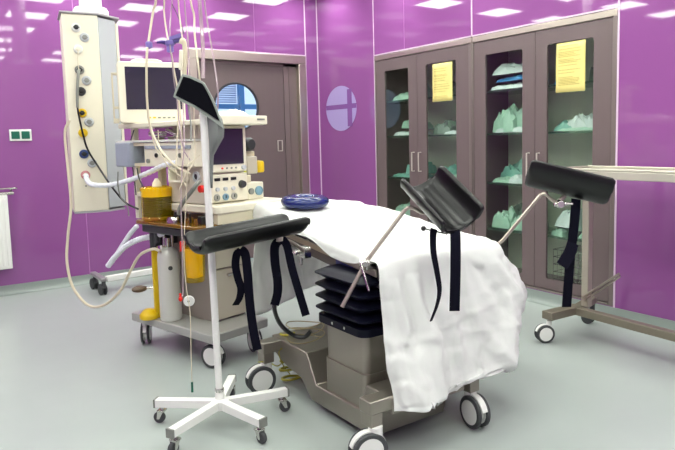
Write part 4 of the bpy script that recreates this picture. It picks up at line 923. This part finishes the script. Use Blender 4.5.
# ------------------------------------------------------------------ instrument table at the right
g = at(545, 340, z=0)
IT = thing('instrument_table', 'steel instrument table on a wheeled base before the right cabinet', 'instrument table', at(586, 320, z=0))
i_ = lambda n, mb, m, **k: obj(n, mb, m, IT, world=True, **k)
TAUPE = mat('taupe_steel', (132, 124, 110), rough=.38, metal=.45)
zb = .178
k0, k1 = at(547, 312.5, z=.2), at(578, 305, z=.2); k0.z = k1.z = zb      # short front foot
i_('foot_bar', MB().beam(k0, k1, .085, .05), TAUPE, bevel=.003)
k2, k3 = at(576, 307, z=.2), at(675, 332.5, z=.2); k2.z = k3.z = zb
bd = (k3-k2).normalized(); i_('base_beam', MB().beam(k2-bd*.0, k2+bd*1.25, .055, .05), TAUPE, bevel=.003)
far = k2+bd*1.2; sd = V((k0-k1)).normalized()
i_('foot_bar', MB().beam(far+sd*.28, far-sd*.05, .085, .05), TAUPE, bevel=.003)
pb = at(586.5, 306, z=zb+.02); pt = V((pb.x, pb.y, 1.095))
i_('column', MB().box(pb.x-.025, pb.x+.025, pb.y-.025, pb.y+.025, zb+.02, 1.073, None), mat('satin_steel', (176, 168, 154), rough=.35, metal=.3), bevel=.004)
yL, yR = at(571, 172, z=1.11), 0
tm = MB(); xw = .42
xc = pb.x-.02
e1 = at(575, 170, z=1.12); y_a = e1.y
tm.box(xc-.20, xc+.16, pb.y-1.25, pb.y+.10, 1.072, 1.12); tm.box(xc-.20, xc-.185, pb.y-1.25, pb.y+.10, 1.12, 1.135); tm.box(xc+.145, xc+.16, pb.y-1.25, pb.y+.10, 1.12, 1.135); tm.box(xc-.185, xc+.145, pb.y+.085, pb.y+.10, 1.12, 1.135)
i_('table_top', tm, mat('pale_steel', (200, 196, 182), rough=.32, metal=.6), bevel=.004)
mb = MB(); mb.tube([at(583, 297, x=pb.x-.03), at(600, 286, x=pb.x-.10), at(619, 274, x=pb.x-.16)], .008, smooth=False); mb.tube([at(586, 299, x=pb.x-.03), at(602, 289, x=pb.x-.09), at(620, 276.5, x=pb.x-.15)], .006, smooth=False); mb.cyl(pb+V((-.035, 0, .06)), pb+V((.0, 0, .06)), .018)
i_('release_lever', mb, STEEL, bevel=0)
kk = [(at(549, 313, z=0), R(160), .062), (at(595, 326, z=0), R(100), .055)]
p = at(547, 334, z=0)
L = lambda w: (w.x-IT.location.x, w.y-IT.location.y)
q0 = k0+(k0-k1).normalized()*(-.02); castor(IT, *L(V((q0.x, q0.y, 0))), .142, .06, R(150), .06)
q1 = at(592, 324, z=0); i_('foot_bar', MB().beam(k1, V((q1.x, q1.y, zb)), .06, .045), TAUPE, bevel=.003); castor(IT, *L(V((q1.x, q1.y, 0))), .155, .042, R(100), .05, hub=DGREY, house=DGREY)
q2 = far+sd*.24; castor(IT, *L(V((q2.x, q2.y, 0))), .142, .06, R(100), .05, hub=DGREY, house=DGREY)
q3 = far; castor(IT, *L(V((q3.x, q3.y, 0))), .142, .06, R(60), .05, hub=DGREY, house=DGREY)

# ------------------------------------------------------------------ world, camera, view
w = bpy.data.worlds.new('World'); bpy.context.scene.world = w; w.use_nodes = True
w.node_tree.nodes['Background'].inputs[0].default_value = (*lin((190, 212, 250)), 1); w.node_tree.nodes['Background'].inputs[1].default_value = 1.1
cam = bpy.data.cameras.new('camera'); co = bpy.data.objects.new('camera', cam); COL.objects.link(co)
cam.sensor_width = 36; cam.sensor_fit = 'HORIZONTAL'; cam.lens = FP/675*36
cam.shift_x = (337.5-CX)/675; cam.shift_y = -(225-CY)/675
Mx = Matrix((cr, cu, -cd)).transposed().to_4x4(); Mx.translation = CAM; co.matrix_world = Mx
cam.clip_start = .05
sc = bpy.context.scene; sc.camera = co
sc.view_settings.view_transform = 'Standard'; sc.view_settings.look = 'None'; sc.view_settings.exposure = 0.47; sc.view_settings.gamma = 1; sc.view_settings.use_curve_mapping = False
sc.cycles.use_denoising = True; sc.cycles.max_bounces = 10; sc.cycles.transparent_max_bounces = 16; sc.cycles.sample_clamp_indirect = 6
